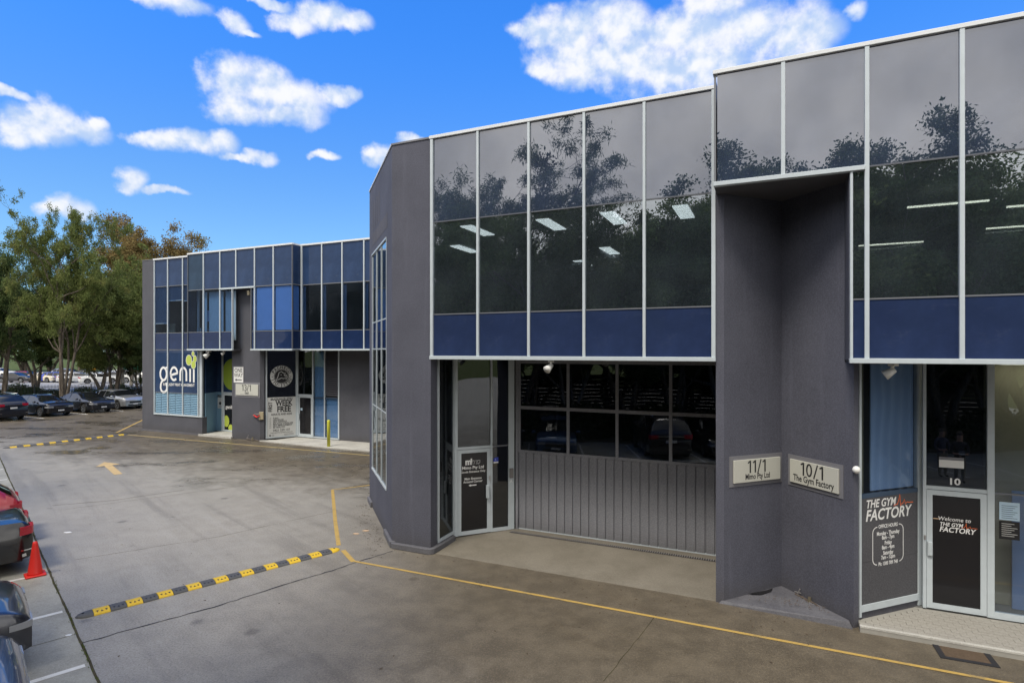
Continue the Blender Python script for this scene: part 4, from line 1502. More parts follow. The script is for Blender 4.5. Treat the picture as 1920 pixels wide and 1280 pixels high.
ed = glazed_door('entrance_door', lambda s: (5.08 + s, 1.24), 0, .95, .1, 2.18, -.03, .03, F)
MB().box(6.1, 7.2, 1.24, 1.30, .1, 2.2).build('window_pane', 'glass_far_upper', F)
sh = Sheet((5.08, 1.24), (7, 1.24), .014)
sh.text('genii', .42, 1.45, .28, bold=.03)
sh.ellipse(.22, .66, .22, .32, 'vinyl_lime')
sh.ellipse(.56, .30, .18, .20, 'vinyl_lime')
sh.build(ed)
sh = Sheet((5.08, 1.24), (7, 1.24), .004)
sh.ellipse(.62, 3.25, .72, .86, 'vinyl_lime_deep')
sh.build(F, 'window_sticker')
sh = Sheet((4.42, 1.30), (4.98, 1.30), .006)
sh.rect(.12, .50, 1.35, 1.95, 'poster_white')
sh.rect(.10, .52, 1.97, 2.08, 'vinyl_black')
sh.text('no smoking', .31, 2.025, .07, bold=.01, off=.002)
sh.ellipse(.31, 1.62, .09, .09, 'vinyl_black', .002)
sh.rect(.18, .44, 1.42, 1.46, 'plaque_grey', .002)
sh.build(F, 'notice_sheet')
struct(MB().box(FU + 4.8, FU + 7.3, FV - .12, FV + 1.3, -.02, .09).build('doorstep', 'slab_pale', None)).matrix_world = Matrix.Translation((OX, OY, 0)) @ Matrix.Rotation(-FA, 4, 'Z')

# shopfront with the poster, 45 degree panel, door and side glazing
P0, P1 = (9.40, .20), (10.18, 1.52)
pv_ = Vector((P1[0] - P0[0], P1[1] - P0[1]))
PL = pv_.length
pv_.normalize()


def PP(s):
    return (P0[0] + pv_.x * s, P0[1] + pv_.y * s)


MB().seg(PP(0), PP(.06), .08, 4.56, -.08, 0).build('door_post', 'frame_white', F)
MB().seg(PP(PL - .06), PP(PL + .05), .08, 4.56, -.08, 0).build('door_post', 'frame_white', F)
MB().seg(PP(.06), PP(PL - .06), .08, .16, -.08, 0).build('window_frame', 'frame_white', F)
MB().seg(PP(.06), PP(PL - .06), 2.18, 4.56, -.05, -.03).build('window_pane', 'glass_roller', F)
MB().seg(PP(.0), PP(PL), .0, 4.5, -.5, -.4).build('inner_wall', 'interior_dark', F)
pnl = MB().seg(PP(.06), PP(PL - .06), .16, 2.17, -.05, -.02).build('poster_panel', 'poster_white', F)
sh = Sheet(P0, P1, -.016)
c_ = PL / 2
bk = 'vinyl_black'
sh.text('BRAZILIAN JIU JITSU', c_, 2.07, .15, bk, bold=.03, wide=.80)
sh.text('WEEK', c_ + .12, 1.85, .40, bk, bold=.03, wide=.76)
sh.text('FREE', c_ + .12, 1.54, .40, bk, bold=.03, wide=.84)
sh.text('FIRST', c_ - .54, 1.69, .25, bk, bold=.02, rot=math.pi / 2, wide=.86)
sh.text('ADULTS AND KIDS', c_, 1.29, .14, bk, bold=.02, wide=.86)
for i, st in enumerate(('FUN!!', 'DISCIPLINE', 'SELF DEFENCE', 'BALANCE YOUR LIFE', 'SELF IMPROVEMENT', 'BE HEALTHY')):
    zz = 1.10 - i * .095
    sh.text(st, c_ - .42, zz, .115, bk, bold=.015, align='LEFT', wide=.92)
    sh.line([(c_ - .60, zz), (c_ - .57, zz - .03), (c_ - .51, zz + .04)], .014, bk)
sh.text('0421 239 137', c_, .47, .15, bk, bold=.012)
sh.text('www.pachecojiujitsu.com.au', c_, .36, .095, bk)
sh.rect(c_ - .60, c_ - .52, .19, .27, bk)
sh.text('f', c_ - .56, .23, .08, 'poster_white', bold=.02, off=.001)
sh.line([(c_ - .46, .19), (c_ - .38, .19), (c_ - .38, .27), (c_ - .46, .27)], .012, bk, closed=True)
sh.rect(c_ + .12, c_ + .60, .255, .272, 'plaque_grey')
sh.rect(c_ + .12, c_ + .60, .195, .212, 'plaque_grey')
sh.build(pnl)
# round emblem on the pane above
sh = Sheet(P0, P1, -.026)
ez, er = 3.24, .56
sh.ring(c_, ez, 0, er, 'poster_white', n=48)
sh.ring(c_, ez, .355, .375, 'vinyl_black', .001)
sh.ellipse(c_, ez, .34, .34, 'interior_dark', .001)
def ring_text(st, a_mid, r, size, step, flip):
    n_ = len(st)
    for i, ch in enumerate(st):
        a = a_mid + (i - (n_ - 1) / 2) * step * (1 if flip else -1)
        sh.text(ch, c_ + r * math.cos(R(a)), ez + r * math.sin(R(a)), size, 'vinyl_black', bold=.03, rot=R(a + (90 if flip else -90)), off=.0015)
ring_text('PACHECO', 90, .46, .20, 20, False)
ring_text('JIU-JITSU', 270, .46, .20, 17, True)
for s_ in (-1, 1):
    sh.ellipse(c_ + s_ * .46, ez - .02, .025, .025, 'vinyl_black', .0015, 10)
head = [(-.26, -.22), (-.17, .02), (-.12, .20), (0, .25), (.10, .16), (.20, .17), (.14, .08), (.26, .06), (.28, -.06), (.22, -.16), (.19, -.08), (.10, -.12), (.0, -.08), (-.12, -.14)]
sh.line([(c_ + x, ez + y) for x, y in head], .035, 'poster_white', .002, closed=True)
sh.line([(c_ + .12, ez + .10), (c_ + .20, ez - .02), (c_ + .27, ez + .0)], .03, 'poster_white', .002)
sh.ellipse(c_ - .02, ez + .08, .025, .02, 'poster_white', .002, 10)
sh.build(F, 'emblem')
# door and glazing behind
MB().box(10.22, 13.0, 1.50, 1.56, .08, .15).build('window_frame', 'frame_white', F)
for u, w in ((10.24, .04), (11.28, .04), (12.06, .03), (12.98, .04)):
    MB().box(u - w, u + w, 1.48, 1.58, .15, 4.56).build('mullion', 'frame_white', F)
MB().box(10.28, 11.24, 1.50, 1.56, 2.22, 2.30).build('transom', 'frame_white', F)
MB().box(10.28, 11.24, 1.52, 1.54, 2.30, 4.56).build('window_pane', 'glass_roller', F)
sd = glazed_door('shop_door', lambda s: (10.30 + s, 1.53), 0, .93, .15, 2.21, -.03, .03, F)
MB().box(10.33, 10.39, 1.44, 1.50, .98, 1.30).build('handle', 'frame_white', sd)
sh = Sheet((10.30, 1.53), (12, 1.53), .014)
sh.rect(.12, .26, 1.45, 1.58, 'paper_blue')
sh.build(sd, 'sticker')
MB().box(11.32, 12.03, 1.52, 1.54, .15, 4.56).build('window_pane', 'glass_clear', F)
MB().box(12.09, 12.94, 1.52, 1.54, .15, 2.15).build('window_pane', 'glass_clear', F)
MB().box(11.33, 12.02, 1.60, 1.62, .16, 4.5).build('blue_screen', 'blind_deep', F)
MB().box(12.10, 12.93, 1.60, 1.62, .16, 2.14).build('blue_screen', 'blind_deep', F)
MB().box(11.3, 13.0, 1.72, 1.76, .1, 4.5).build('inner_wall', 'interior_slate', F)
lv = MB().box(12.09, 12.94, 1.56, 1.60, 2.18, 4.56).build('louvre', 'interior_dark', F)
f0 = None
for i in range(20):
    if f0 is None:
        o = f0 = MB().add([(12.10, 1.55, 0), (12.93, 1.55, 0), (12.93, 1.50, -.06), (12.10, 1.50, -.06), (12.10, 1.55, .012), (12.93, 1.55, .012)], [(0, 3, 2, 1), (3, 4, 5, 2)]).build('louvre_blade', 'wall_paint', lv)
    else:
        o = f0.copy()
        COL.objects.link(o)
        o.parent = lv
    o.location = (0, 0, 2.34 + i * .108)
MB().box(11.3, 12.98, 1.50, 1.57, 2.13, 2.18).build('transom', 'interior_slate', F)
# pale slab before the shopfront
sl_ = [(9.3, -.15), (9.9, .35), (10.2, 1.48), (22, 1.85), (22, -.2), (14.2, -.35)]
slab = struct(mesh('footpath_slab', [LW(FU + u, FV + v, -.02) for u, v in sl_] + [LW(FU + u, FV + v, .05) for u, v in sl_],
                   [(6, 7, 8, 9, 10, 11)[::-1]] + [(i, (i + 1) % 6, (i + 1) % 6 + 6, i + 6) for i in range(6)], 'slab_pale'))
slab.data.validate()

# ------------------------------------------------------------------ signs and small fittings
def plaque(name, label, p0, p1, s, z, w, h, num, sub, base=LW, subsize=.13, numsize=.30):
    m = seg_matrix(p0, p1, s, z, 0)
    loc = m.translation
    d = Vector((p1[0] - p0[0], p1[1] - p0[1]))
    ang = math.atan2(d.y, d.x)
    e = empty(name, LW(loc.x, loc.y, z), -FA + ang)
    tag(e, label, 'sign', 'unit number plaques')
    MB().box(-w / 2, w / 2, -.012, .0, -h / 2, h / 2).build('backing', 'plaque_grey', e)
    MB().box(-w * .44, w * .44, -.045, -.014, -h * .37, h * .37).build('plate', 'plate_silver', e, bevel=.003)
    sh = Sheet((-w / 2, 0), (w / 2, 0), .0465)
    stroke_num(sh, num, w / 2 - .02, h * .13, numsize * .76, numsize * .10, 'vinyl_black')
    sh.text(sub, w / 2, -h * .20, subsize * 1.12, 'vinyl_black', bold=.02, wide=.74)
    if num.startswith('13'):
        sh.rect(w * .25, w * .75, -h * .31, -h * .29, 'plaque_grey')
    sh.build(e)
    return e


plaque('unit_sign', 'silver plaque reading 11/1 Mimo Pty Ltd in the wall recess', (6.24, 0), (7.2, .98), .745, 2.375, 1.26, .56, '11/1', 'Mimo Pty Ltd')
plaque('unit_sign', 'silver plaque reading 10/1 The Gym Factory in the wall recess', (7.2, .98), (8.27, -.1), .75, 2.37, 1.16, .57, '10/1', 'The Gym Factory', numsize=.31, subsize=.145)
plaque('unit_sign', 'silver plaque reading 13/1 below the ONE WAY sign', (FU, FV), (FU + 10, FV), 8.33, 2.56, 1.80, .78, '13/1', 'Genii', numsize=.42, subsize=.16)
ow = empty('one_way_sign', LW(FU + 7.72, FV - .002, 3.32), -FA)
tag(ow, 'white ONE WAY sign with black arrow on grey pier', 'sign')
MB().box(-.37, .37, -.02, 0, -.43, .43).build('board', 'plaque_grey', ow, bevel=.008)
MB().box(-.34, .34, -.026, -.021, -.40, .40).build('face', 'sign_white', ow)
sh = Sheet((-.4, 0), (.4, 0), .0275)
sh.text('ONE', .4, .22, .30, 'vinyl_black', bold=.012, wide=.92)
sh.text('WAY', .4, -.03, .30, 'vinyl_black', bold=.012, wide=.92)
sh.line([(.24, -.26), (.64, -.26)], .045, 'vinyl_black')
sh.poly([(.14, -.26), (.27, -.19), (.27, -.33)], 'vinyl_black')
sh.build(ow)


def spot(label, u, v, z, rz, k=1.0):
    e = empty('security_light', LW(u, v, z), -FA + rz)
    tag(e, label, 'light', 'security lights under the soffits')
    MB().box(-.05 * k, .05 * k, -.04 * k, .04 * k, -.035 * k, .0).build('mount', 'plastic_white', e, bevel=.006)
    MB().tube((0, 0, -.03 * k), (-.02 * k, -.03 * k, -.10 * k), .018 * k).build('arm', 'plastic_white', e)
    MB().tube((.01 * k, .02 * k, -.08 * k), (-.07 * k, -.07 * k, -.16 * k), .035 * k, .068 * k, 12).build('lamp_head', 'plastic_white', e, True)
    return e


spot('white twin-jointed spotlight under the rail before the roller door', 2.85, .12, 4.388, 0.3, 1.25)
spot('white spotlight under the rail above the gym notice panel', 8.78, -.35, 4.388, -0.9, 1.2)
spot('small white floodlight above the genii entry doorway', FU + 5.85, FV - .3, 4.56, 0.2, 2.0)
spot('tiny white floodlight beside the pier of the genii entry', FU + 7.0, FV - .3, 4.56, 0.2, 1.2)
gl = empty('globe_light', LW(8.27, -.1, 2.63), -FA)
tag(gl, 'round white globe light on the pier edge beside the gym notice panel', 'light')
MB().ball((.03, -.045, 0), .062, .062, .062, 14, 8).build('globe', 'plastic_white', gl, True)
MB().tube((.045, .0, 0), (.06, .03, 0), .04).build('base', 'plastic_white', gl)
cam_ = empty('wall_camera', LW(FU + 8.75, FV - .25, 7.60), -FA)
tag(cam_, 'small beige sensor box under the upper soffit of the far building', 'sensor')
MB().box(-.08, .08, -.08, .08, -.22, 0).build('housing', 'plastic_beige', cam_, bevel=.01)
MB().box(-.02, .02, -.02, .02, 0, .10).build('bracket', 'plastic_grey', cam_)
# hanging sensor under the soffit by the roller door
sn = empty('soffit_sensor', LW(3.62, 1.3, 4.39), -FA)
tag(sn, 'dark wire bracket hanging under the soffit before the roller door', 'bracket')
MB().tube((0, 0, 0), (0, 0, -.12), .008).build('stem', 'plastic_grey', sn)
MB().tube((-.22, 0, -.06), (.22, 0, -.06), .006).build('crossbar', 'plastic_grey', sn)
# pipework at the foot of the recess
def pipes(name, label, loc, rz, k=1.0):
    e = empty(name, loc, rz)
    tag(e, label, 'pipe')
    MB().tube((-.35 * k, 0, .06), (.10 * k, 0, .05), .018 * k).tube((.10 * k, 0, .05), (.34 * k, -.02, .02), .014 * k).build('pipe', 'pipe_copper', e)
    MB().tube((-.02 * k, 0, .02), (-.02 * k, 0, .13 * k), .038 * k, .03 * k, 10).build('valve', 'brass', e)
    MB().tube((-.30 * k, 0, .06), (-.24 * k, 0, .20 * k), .012 * k).tube((-.36 * k, 0, .10), (-.22 * k, 0, .12), .010 * k).build('tap', 'plastic_grey', e)
    return e


pipes('water_pipe', 'old water pipe and valve along the floor of the wall recess', LW(7.66, .44, .06), -FA - math.pi / 4, .95)
pipes('garden_tap', 'small tap and pipe at the foot of the far grey pier', LW(FU + 8.9, FV - .16, .02), -FA, 1.3)
hs = empty('hose_reel', LW(FU + 9.05, FV - .08, 1.25), -FA)
tag(hs, 'tangle of red and grey hose fittings on the far grey pier', 'hose')
MB().tube((-.2, 0, .05), (.1, -.05, -.05), .03).tube((.1, -.05, -.05), (.22, 0, .04), .025).build('coupling', 'cone_red', hs)
MB().tube((-.25, 0, 0), (-.05, -.03, .12), .022).tube((-.05, -.03, .12), (.2, 0, .1), .02).build('hose', 'plastic_grey', hs)
bx_ = empty('meter_box', LW(FU + 9.27, FV + .04, 1.05), -FA + .6)
tag(bx_, 'small beige box on the pier beside the jiu jitsu poster', 'box')
MB().box(-.11, .11, -.06, 0, .02, .42).build('housing', 'plastic_beige', bx_, bevel=.01)
MB().box(-.09, .09, -.066, -.061, .05, .39).build('lid', 'plastic_beige', bx_)

# bollard
bl = empty('bollard', LW(FU + 13.78, FV - .12, 0))
tag(bl, 'yellow steel bollard before the far shopfront', 'bollard')
MB().lathe([(.075, 0), (.075, 1.24), (.068, 1.28), (.04, 1.30)], 16).build('post', 'yellow_bollard', bl, True)
MB().lathe([(.13, .0), (.13, .012), (.08, .018)], 16).build('base_plate', 'yellow_bollard', bl)
# cone
cn = empty('traffic_cone', (-9.73, 11.72, .012), R(-45))
tag(cn, 'plain red traffic cone standing on a white bay line', 'cone')
MB().box(-.17, .17, -.17, .17, 0, .035).build('foot', 'cone_red', cn, bevel=.012)
MB().lathe([(.135, .035), (.125, .06), (.075, .42), (.045, .64), (.036, .68), (.02, .685)], 24).build('body', 'cone_red', cn, True)

# speed humps: rubber segments end to end
def hump(name, label, a, b, n, first_yellow):
    a, b = Vector(a), Vector(b)
    d = b - a
    L = d.length
    e = empty(name, (*a, 0), math.atan2(d.y, d.x))
    tag(e, label, 'speed hump', 'rubber speed humps')
    s = L / n
    W, Hh, m = .15, .052, 8
    prof = [(W * math.cos(math.pi * i / m), Hh * math.sin(math.pi * i / m) + .004) for i in range(m + 1)]
    proto = {}
    for k_ in range(n):
        yel = (k_ % 2 == 1)
        mat = 'rubber_yellow' if yel else 'rubber_black'
        if k_ in (0, n - 1):
            v, f = [], []
            for j in range(6):
                t_ = j / 5
                q = math.sqrt(max(0, 1 - t_ ** 2)) if j < 5 else .12
                for y_, z_ in prof:
                    x_ = s * (1 - t_) if k_ == 0 else s * t_
                    v.append((x_, y_ * q, .004 + (z_ - .004) * (q * .9 + .1)))
            for j in range(5):
                f += [(j * (m + 1) + i, j * (m + 1) + i + 1, (j + 1) * (m + 1) + i + 1, (j + 1) * (m + 1) + i) for i in range(m)]
            o = mesh('end_cap', v, f, 'rubber_yellow' if (k_ and n % 2 == 0) else 'rubber_black', e, True)
            o.location = (k_ * s, 0, 0)
            MB().lathe([(.02, Hh * .8), (.02, Hh + .004), (.01, Hh + .006)], 10, (s * .45, 0, 0)).build('bolt', 'car_trim', o)
            continue
        if mat not in proto:
            v, f = [], []
            xs = [.004 + (s - .008) * j / 10 for j in range(11)]
            for j, x_ in enumerate(xs):
                for y_, z_ in prof:
                    g_ = -.0018 if j % 2 and abs(y_) < W * .95 else 0
                    v.append((x_, y_, z_ + g_))
            for j in range(10):
                f += [(j * (m + 1) + i, j * (m + 1) + i + 1, (j + 1) * (m + 1) + i + 1, (j + 1) * (m + 1) + i) for i in range(m)]
            f += [tuple(range(m + 1))[::-1], tuple(range(10 * (m + 1), 11 * (m + 1)))]
            o = mesh('segment', v, f, mat, e)
            mk = MB()
            for q, (cx_, up) in enumerate(((.06, 0), (.125, 1), (.19, 0))):
                y0, y1 = -.105, -.06
                w_ = .020
                zz = lambda y_: Hh * math.sqrt(max(0, 1 - (y_ / W) ** 2)) + .0072
                if up:
                    mk.add([(cx_ - w_, y0, zz(y0)), (cx_ + w_, y0, zz(y0)), (cx_, y1, zz(y1))], [(0, 1, 2)])
                else:
                    mk.add([(cx_, y0, zz(y0)), (cx_ + w_, y1, zz(y1)), (cx_ - w_, y1, zz(y1))], [(0, 1, 2)])
            mo = mk.build('tread_mark', 'car_trim', o)
            proto[mat] = (o, mo)
        else:
            o = proto[mat][0].copy()
            COL.objects.link(o)
            o.parent = e
            mo = proto[mat][1].copy()
            COL.objects.link(mo)
            mo.parent = o
        o.location = (k_ * s, 0, 0)
    return e


hump('speed_hump', 'black and yellow rubber speed hump across the near driveway', (-7.51, 9.87), (-3.99, 13.29), 20, False)
hump('speed_hump', 'distant black and yellow rubber speed hump near the far building', (-23.77, 26.78), (-20.96, 31.36), 21, False)

# fallen leaves gathered along the corner and the joints
lf_ = MB()
rl = random.Random(31)
for i in range(260):
    q = rl.random()
    if q < .45:
        p = Vector(LW(-1.2 - rl.uniform(0, 3.2), 0, 0))
        t_ = rl.uniform(0, 3.0)
        p = Vector(LW(-1.1 - t_, t_ - abs(rl.gauss(0, .35)) - .12, 0))
    elif q < .7:
        p = Vector(LW(rl.uniform(-1, 8), -.15 - abs(rl.gauss(0, .5)), 0))
    else:
        p = Vector((rl.uniform(-12, 6), rl.uniform(7, 18), 0))
        if p.y > 11.5 + (-p.x) * .45:
            continue
    a_, r_ = rl.uniform(0, 6.28), rl.uniform(.012, .035)
    d_ = Vector((math.cos(a_), math.sin(a_), 0)) * r_
    n_ = Vector((-d_.y, d_.x, 0)) * .4
    z_ = Vector((0, 0, .007))
    lf_.add([p - d_ + z_, p - n_ + z_ * 1.6, p + d_ + z_, p + n_ + z_ * 1.4], [(0, 1, 2, 3)])
struct(lf_.build('fallen_leaves', 'rust', None), 'stuff')

# litter
rng = random.Random(2)
def scrap(name, label, x, y, w, l, mat, n=1):
    mb = MB()
    pts = [(w * math.cos(6.283 * i / 9) * rng.uniform(.8, 1.1), l * math.sin(6.283 * i / 9) * rng.uniform(.8, 1.1)) for i in range(9)]
    mb.prism(pts, .0045, .012)
    o = mb.build(name, mat, None)
    o.location = (x, y, 0)
    tag(o, label, 'litter')
    return o


scrap('paper_scrap', 'crumpled white paper scrap on the middle of the driveway', -11.2, 14.48, .10, .06, 'sign_white')
scrap('tan_scrap', 'tan scrap on the ground by the corner, farther from the wall', -3.9, 14.38, .085, .045, 'litter_tan')
scrap('tan_scrap', 'tan scrap on the ground by the corner, nearer the wall', -3.72, 14.62, .085, .045, 'litter_tan')
scrap('paper_scrap', 'white paper fleck beside the near end of the speed hump', -7.15, 9.26, .05, .035, 'sign_white')

# ------------------------------------------------------------------ cars
def smooth_prof(pts, xs):
    z = np.interp(xs, [p[0] for p in pts], [p[1] for p in pts])
    for _ in range(3):
        q = z.copy()
        q[1:-1] = .25 * z[:-2] + .5 * z[1:-1] + .25 * z[2:]
        z = q
    return z


CAR = {
    'hatch': dict(L=4.25, W=1.80, belt=.93, prof=[(-2.12, .90), (-2.10, 1.02), (-1.98, 1.10), (-1.62, 1.38), (-1.3, 1.44), (-.4, 1.47), (.15, 1.44), (.5, 1.35), (1.12, 1.04), (1.5, 1.01), (1.88, .94), (2.06, .86), (2.12, .74)],
                  ws=(.32, 1.12), rw=(-1.98, -1.58), side=(-1.62, .98), pil=(-.42, -1.25), wh=.32),
    'sedan': dict(L=4.70, W=1.83, belt=.92, prof=[(-2.35, .84), (-2.33, .98), (-2.22, 1.06), (-1.75, 1.08), (-1.5, 1.12), (-.9, 1.38), (-.45, 1.44), (.1, 1.44), (.45, 1.36), (1.12, 1.03), (1.55, 1.0), (2.08, .91), (2.28, .83), (2.35, .72)],
                  ws=(.30, 1.10), rw=(-1.52, -.84), side=(-1.28, .95), pil=(-.38, -1.1), wh=.33),
    'suv': dict(L=4.70, W=1.88, belt=1.08, prof=[(-2.35, .90), (-2.33, 1.10), (-2.22, 1.22), (-1.95, 1.58), (-1.7, 1.66), (-.6, 1.70), (.2, 1.67), (.6, 1.56), (1.2, 1.20), (1.6, 1.17), (2.1, 1.09), (2.3, .99), (2.35, .86)],
                ws=(.40, 1.20), rw=(-2.22, -1.93), side=(-1.98, 1.02), pil=(-.38, -1.30), wh=.36),
}
WHEEL = {}


def wheel_mesh(r):
    if r not in WHEEL:
        n = 24
        prof = [(r * .64, -.10), (r * .93, -.105), (r, -.075), (r, .075), (r * .93, .105), (r * .64, .10)]
        v, f = [], []
        for rr, y in prof:
            v += [(rr * math.cos(6.2832 * i / n), y, rr * math.sin(6.2832 * i / n)) for i in range(n)]
        for k_ in range(len(prof) - 1):
            f += [(k_ * n + i, k_ * n + (i + 1) % n, (k_ + 1) * n + (i + 1) % n, (k_ + 1) * n + i) for i in range(n)]
        f += [tuple(range(n)), tuple(range(5 * n, 6 * n))[::-1]]
        m = bpy.data.meshes.new('tyre')
        m.from_pydata(v, [], f)
        m.materials.append(MATS['tyre'])
        mb = MB()
        for s_ in (-1, 1):
            for k_ in range(10):
                a0 = 6.2832 * (k_ // 2) / 5 + (.10 if k_ % 2 else -.22)
                a1 = a0 + .14
                q = []
                for rr, yy in ((r * .12, .118), (r * .62, .106)):
                    q += [(rr * math.cos(a0 * 1.0), s_ * yy, rr * math.sin(a0)), (rr * math.cos(a1), s_ * yy, rr * math.sin(a1))]
                mb.add([q[0], q[1], q[3], q[2]], [(0, 1, 2, 3)])
            ring = [(rr * math.cos(6.2832 * i / n), s_ * .108, rr * math.sin(6.2832 * i / n)) for rr in (r * .60, r * .67) for i in range(n)]
            mb.add(ring, [(i, (i + 1) % n, (i + 1) % n + n, i + n) for i in range(n)])
            mb.add([(r * .16 * math.cos(6.2832 * i / 10), s_ * .121, r * .16 * math.sin(6.2832 * i / 10)) for i in range(10)], [tuple(range(10))])
        m2 = bpy.data.meshes.new('rim')
        m2.from_pydata(mb.v, [], mb.f)
        m2.materials.append(MATS['rim'])
        WHEEL[r] = (m, m2)
    return WHEEL[r]


CARMESH = {}


def car_meshes(kind):
    if kind in CARMESH:
        return CARMESH[kind]
    c = CAR[kind]
    L, W, belt, r = c['L'], c['W'], c['belt'], c['wh']
    hl = L / 2
    xs = np.linspace(-hl, hl, 97)
    T = smooth_prof(c['prof'], xs)
    xw = (-L * .29, L * .30)

    def hw(x):
        t_ = abs(x) / hl
        return W / 2 * (1 - .05 * t_ ** 4 - .11 * t_ ** 18)

    rings = []
    for x, tz in zip(xs, T):
        zb = .23 + .05 * max(0, abs(x) / hl - .85) / .15
        for w_ in xw:
            q = (r + .075) ** 2 - (x - w_) ** 2
            if q > 0:
                zb = max(zb, r + math.sqrt(q))
        w = hw(x)
        bl_ = min(belt + .05 * (-x / hl), tz - .02)
        cab = max(0.0, min(1.0, (tz - bl_) / .5))
        wt_ = w * (.93 - .24 * cab)
        z1 = min(zb + .04, bl_ - .05)
        z2 = max(min(.55, bl_ - .12), zb + .06)
        z3 = max(bl_ - .06, zb + .08)
        rings.append([(w * .86, zb), (w * .975, z1), (w, z2), (w * .99, z3), (w * .955, max(bl_, z3 + .01)), (wt_ + .02 * (1 - cab), tz - .06 * cab - .012), (wt_ * .86, tz - .012), (wt_ * .45, tz + .006), (0, tz + .012)])
    m = len(rings[0])
    v, f = [], []
    for x, rg in zip(xs, rings):
        v += [(x, y, z) for y, z in rg] + [(x, -y, z) for y, z in rg[:-1]][::-1]
    n = 2 * m - 1
    N = len(xs)
    for i in range(N - 1):
        for j in range(n - 1):
            f.append((i * n + j, i * n + j + 1, (i + 1) * n + j + 1, (i + 1) * n + j))
    for i, rev in ((0, True), (N - 1, False)):
        for j in range(m - 2):
            q = (i * n + j, i * n + j + 1, i * n + n - 2 - j, i * n + n - 1 - j)
            f.append(q if rev else q[::-1])
        q = (i * n + m - 2, i * n + m - 1, i * n + m)
        f.append(q if rev else q[::-1])

    def mk(name, vv, ff, smooth=True):
        me = bpy.data.meshes.new(name)
        me.from_pydata(vv, [], ff)
        me.update()
        bm = bmesh.new()
        bm.from_mesh(me)
        bmesh.ops.recalc_face_normals(bm, faces=bm.faces)
        for e in bm.edges:
            if len(e.link_faces) == 2 and e.calc_face_angle(0) > R(50):
                e.smooth = False
        bm.to_mesh(me)
        bm.free()
        if smooth:
            me.polygons.foreach_set('use_smooth', [True] * len(me.polygons))
        return me
    out = {'body': mk('body', v, f)}
    bmn = [Vector(a.normal) for a in out['body'].vertices]

    def patch(name, cells, lift):
        used, vv, ff = {}, [], []
        for i, j in cells:
            q = []
            for a in (i * n + j, i * n + j + 1, (i + 1) * n + j + 1, (i + 1) * n + j):
                if a not in used:
                    used[a] = len(vv)
                    vv.append(Vector(v[a]) + bmn[a] * lift)
                q.append(used[a])
            ff.append(tuple(q))
        return mk(name, vv, ff)

    def inr(i, a, b):
        return xs[i] >= a - 1e-6 and xs[i + 1] <= b + 1e-6
    roofj = list(range(5, n - 6))
    out['windscreen'] = patch('windscreen', [(i, j) for i in range(N - 1) if inr(i, *c['ws']) for j in roofj], .006)
    out['rear_window'] = patch('rear_window', [(i, j) for i in range(N - 1) if inr(i, *c['rw']) for j in range(6 if kind != 'sedan' else 5, n - (7 if kind != 'sedan' else 6))], .006)
    sd_ = []
    for i in range(N - 1):
        if inr(i, *c['side']) and not any(abs((xs[i] + xs[i + 1]) / 2 - p) < .04 for p in c['pil']) and T[i] - belt > .16:
            sd_.append(i)
    out['side_windows'] = [patch('side_window', [(i, 4) for i in sd_], .006), patch('side_window', [(i, n - 6) for i in sd_], .006)]

    # outline at bumper height, from the middle of an end outwards along the side
    def outline(front, zi=1.0):
        P = []
        xe = hl if front else -hl
        we = hw(xe)
        for k_ in range(9):
            P.append((xe, we * k_ / 8))
        for k_ in range(1, 24):
            x = xe * (1 - k_ * .012)
            P.append((x, hw(x)))
        return P

    def strip_(name, front, s0, s1, z0, z1, side, lift=.014, taper=0.0):
        P = [Vector(p) for p in outline(front)]
        D = [0]
        for a, b in zip(P[:-1], P[1:]):
            D.append(D[-1] + (b - a).length)
        ss = np.linspace(s0, s1, 9)
        vv, ff = [], []
        for k_, s_ in enumerate(ss):
            neg = s_ < 0
            a = abs(s_)
            x = np.interp(a, D, [p.x for p in P])
            y = np.interp(a, D, [p.y for p in P]) * (-1 if neg else 1)
            xe = 1 if front else -1
            corner = hw(xe * hl)
            nx, ny = (xe, 0) if abs(y) < corner - .04 else ((xe * .7, .7 * (-1 if neg else 1)) if a < D[9] + .06 else (0.1 * xe, 1.0 * (-1 if neg else 1)))
            tp = taper * k_ / 8
            for lf in (lift, -.05):
                vv += [(x + nx * lf, (y + ny * lf) * side, z0 + tp), (x + nx * lf, (y + ny * lf) * side, z1)]
        for k_ in range(8):
            o_ = k_ * 4
            ff += [(o_, o_ + 4, o_ + 5, o_ + 1), (o_ + 1, o_ + 5, o_ + 7, o_ + 3), (o_ + 2, o_ + 6, o_ + 4, o_)]
        ff += [(0, 1, 3, 2), (32, 34, 35, 33)]
        return mk(name, vv, ff, False)
    we = hw(hl)
    dz_ = .14 if kind == 'suv' else 0
    out['headlights'] = [strip_('headlight', True, we - .30, we + .28, .60 + dz_, .72 + dz_, s_, .010, .04) for s_ in (1, -1)]
    out['taillights'] = [strip_('taillight', False, we - .30, we + .24, .80 + dz_, .95 + dz_, s_, .014, -.02) for s_ in (1, -1)]
    out['grille'] = strip_('grille', True, -.44, .44, .49 + dz_, .64 + dz_, 1, .012)
    out['front_trim'] = strip_('grille_bar', True, -.42, .42, .645 + dz_, .66 + dz_, 1, .014)
    out['front_intake'] = strip_('intake', True, -.55, .55, .30, .40, 1, .010)
    out['rear_trim'] = strip_('rear_trim', False, -.50, .50, .86 + dz_, .885 + dz_, 1, .016)
    out['rear_bumper'] = strip_('rear_bumper', False, -(we + .2), we + .2, .34, .40, 1, .012)
    out['reflectors'] = [strip_('reflector', False, we - .16, we + .22, .46, .485, s_, .018) for s_ in (1, -1)]
    fp = MB().box(hl + .006, hl + .022, -.19, .19, .38, .47)
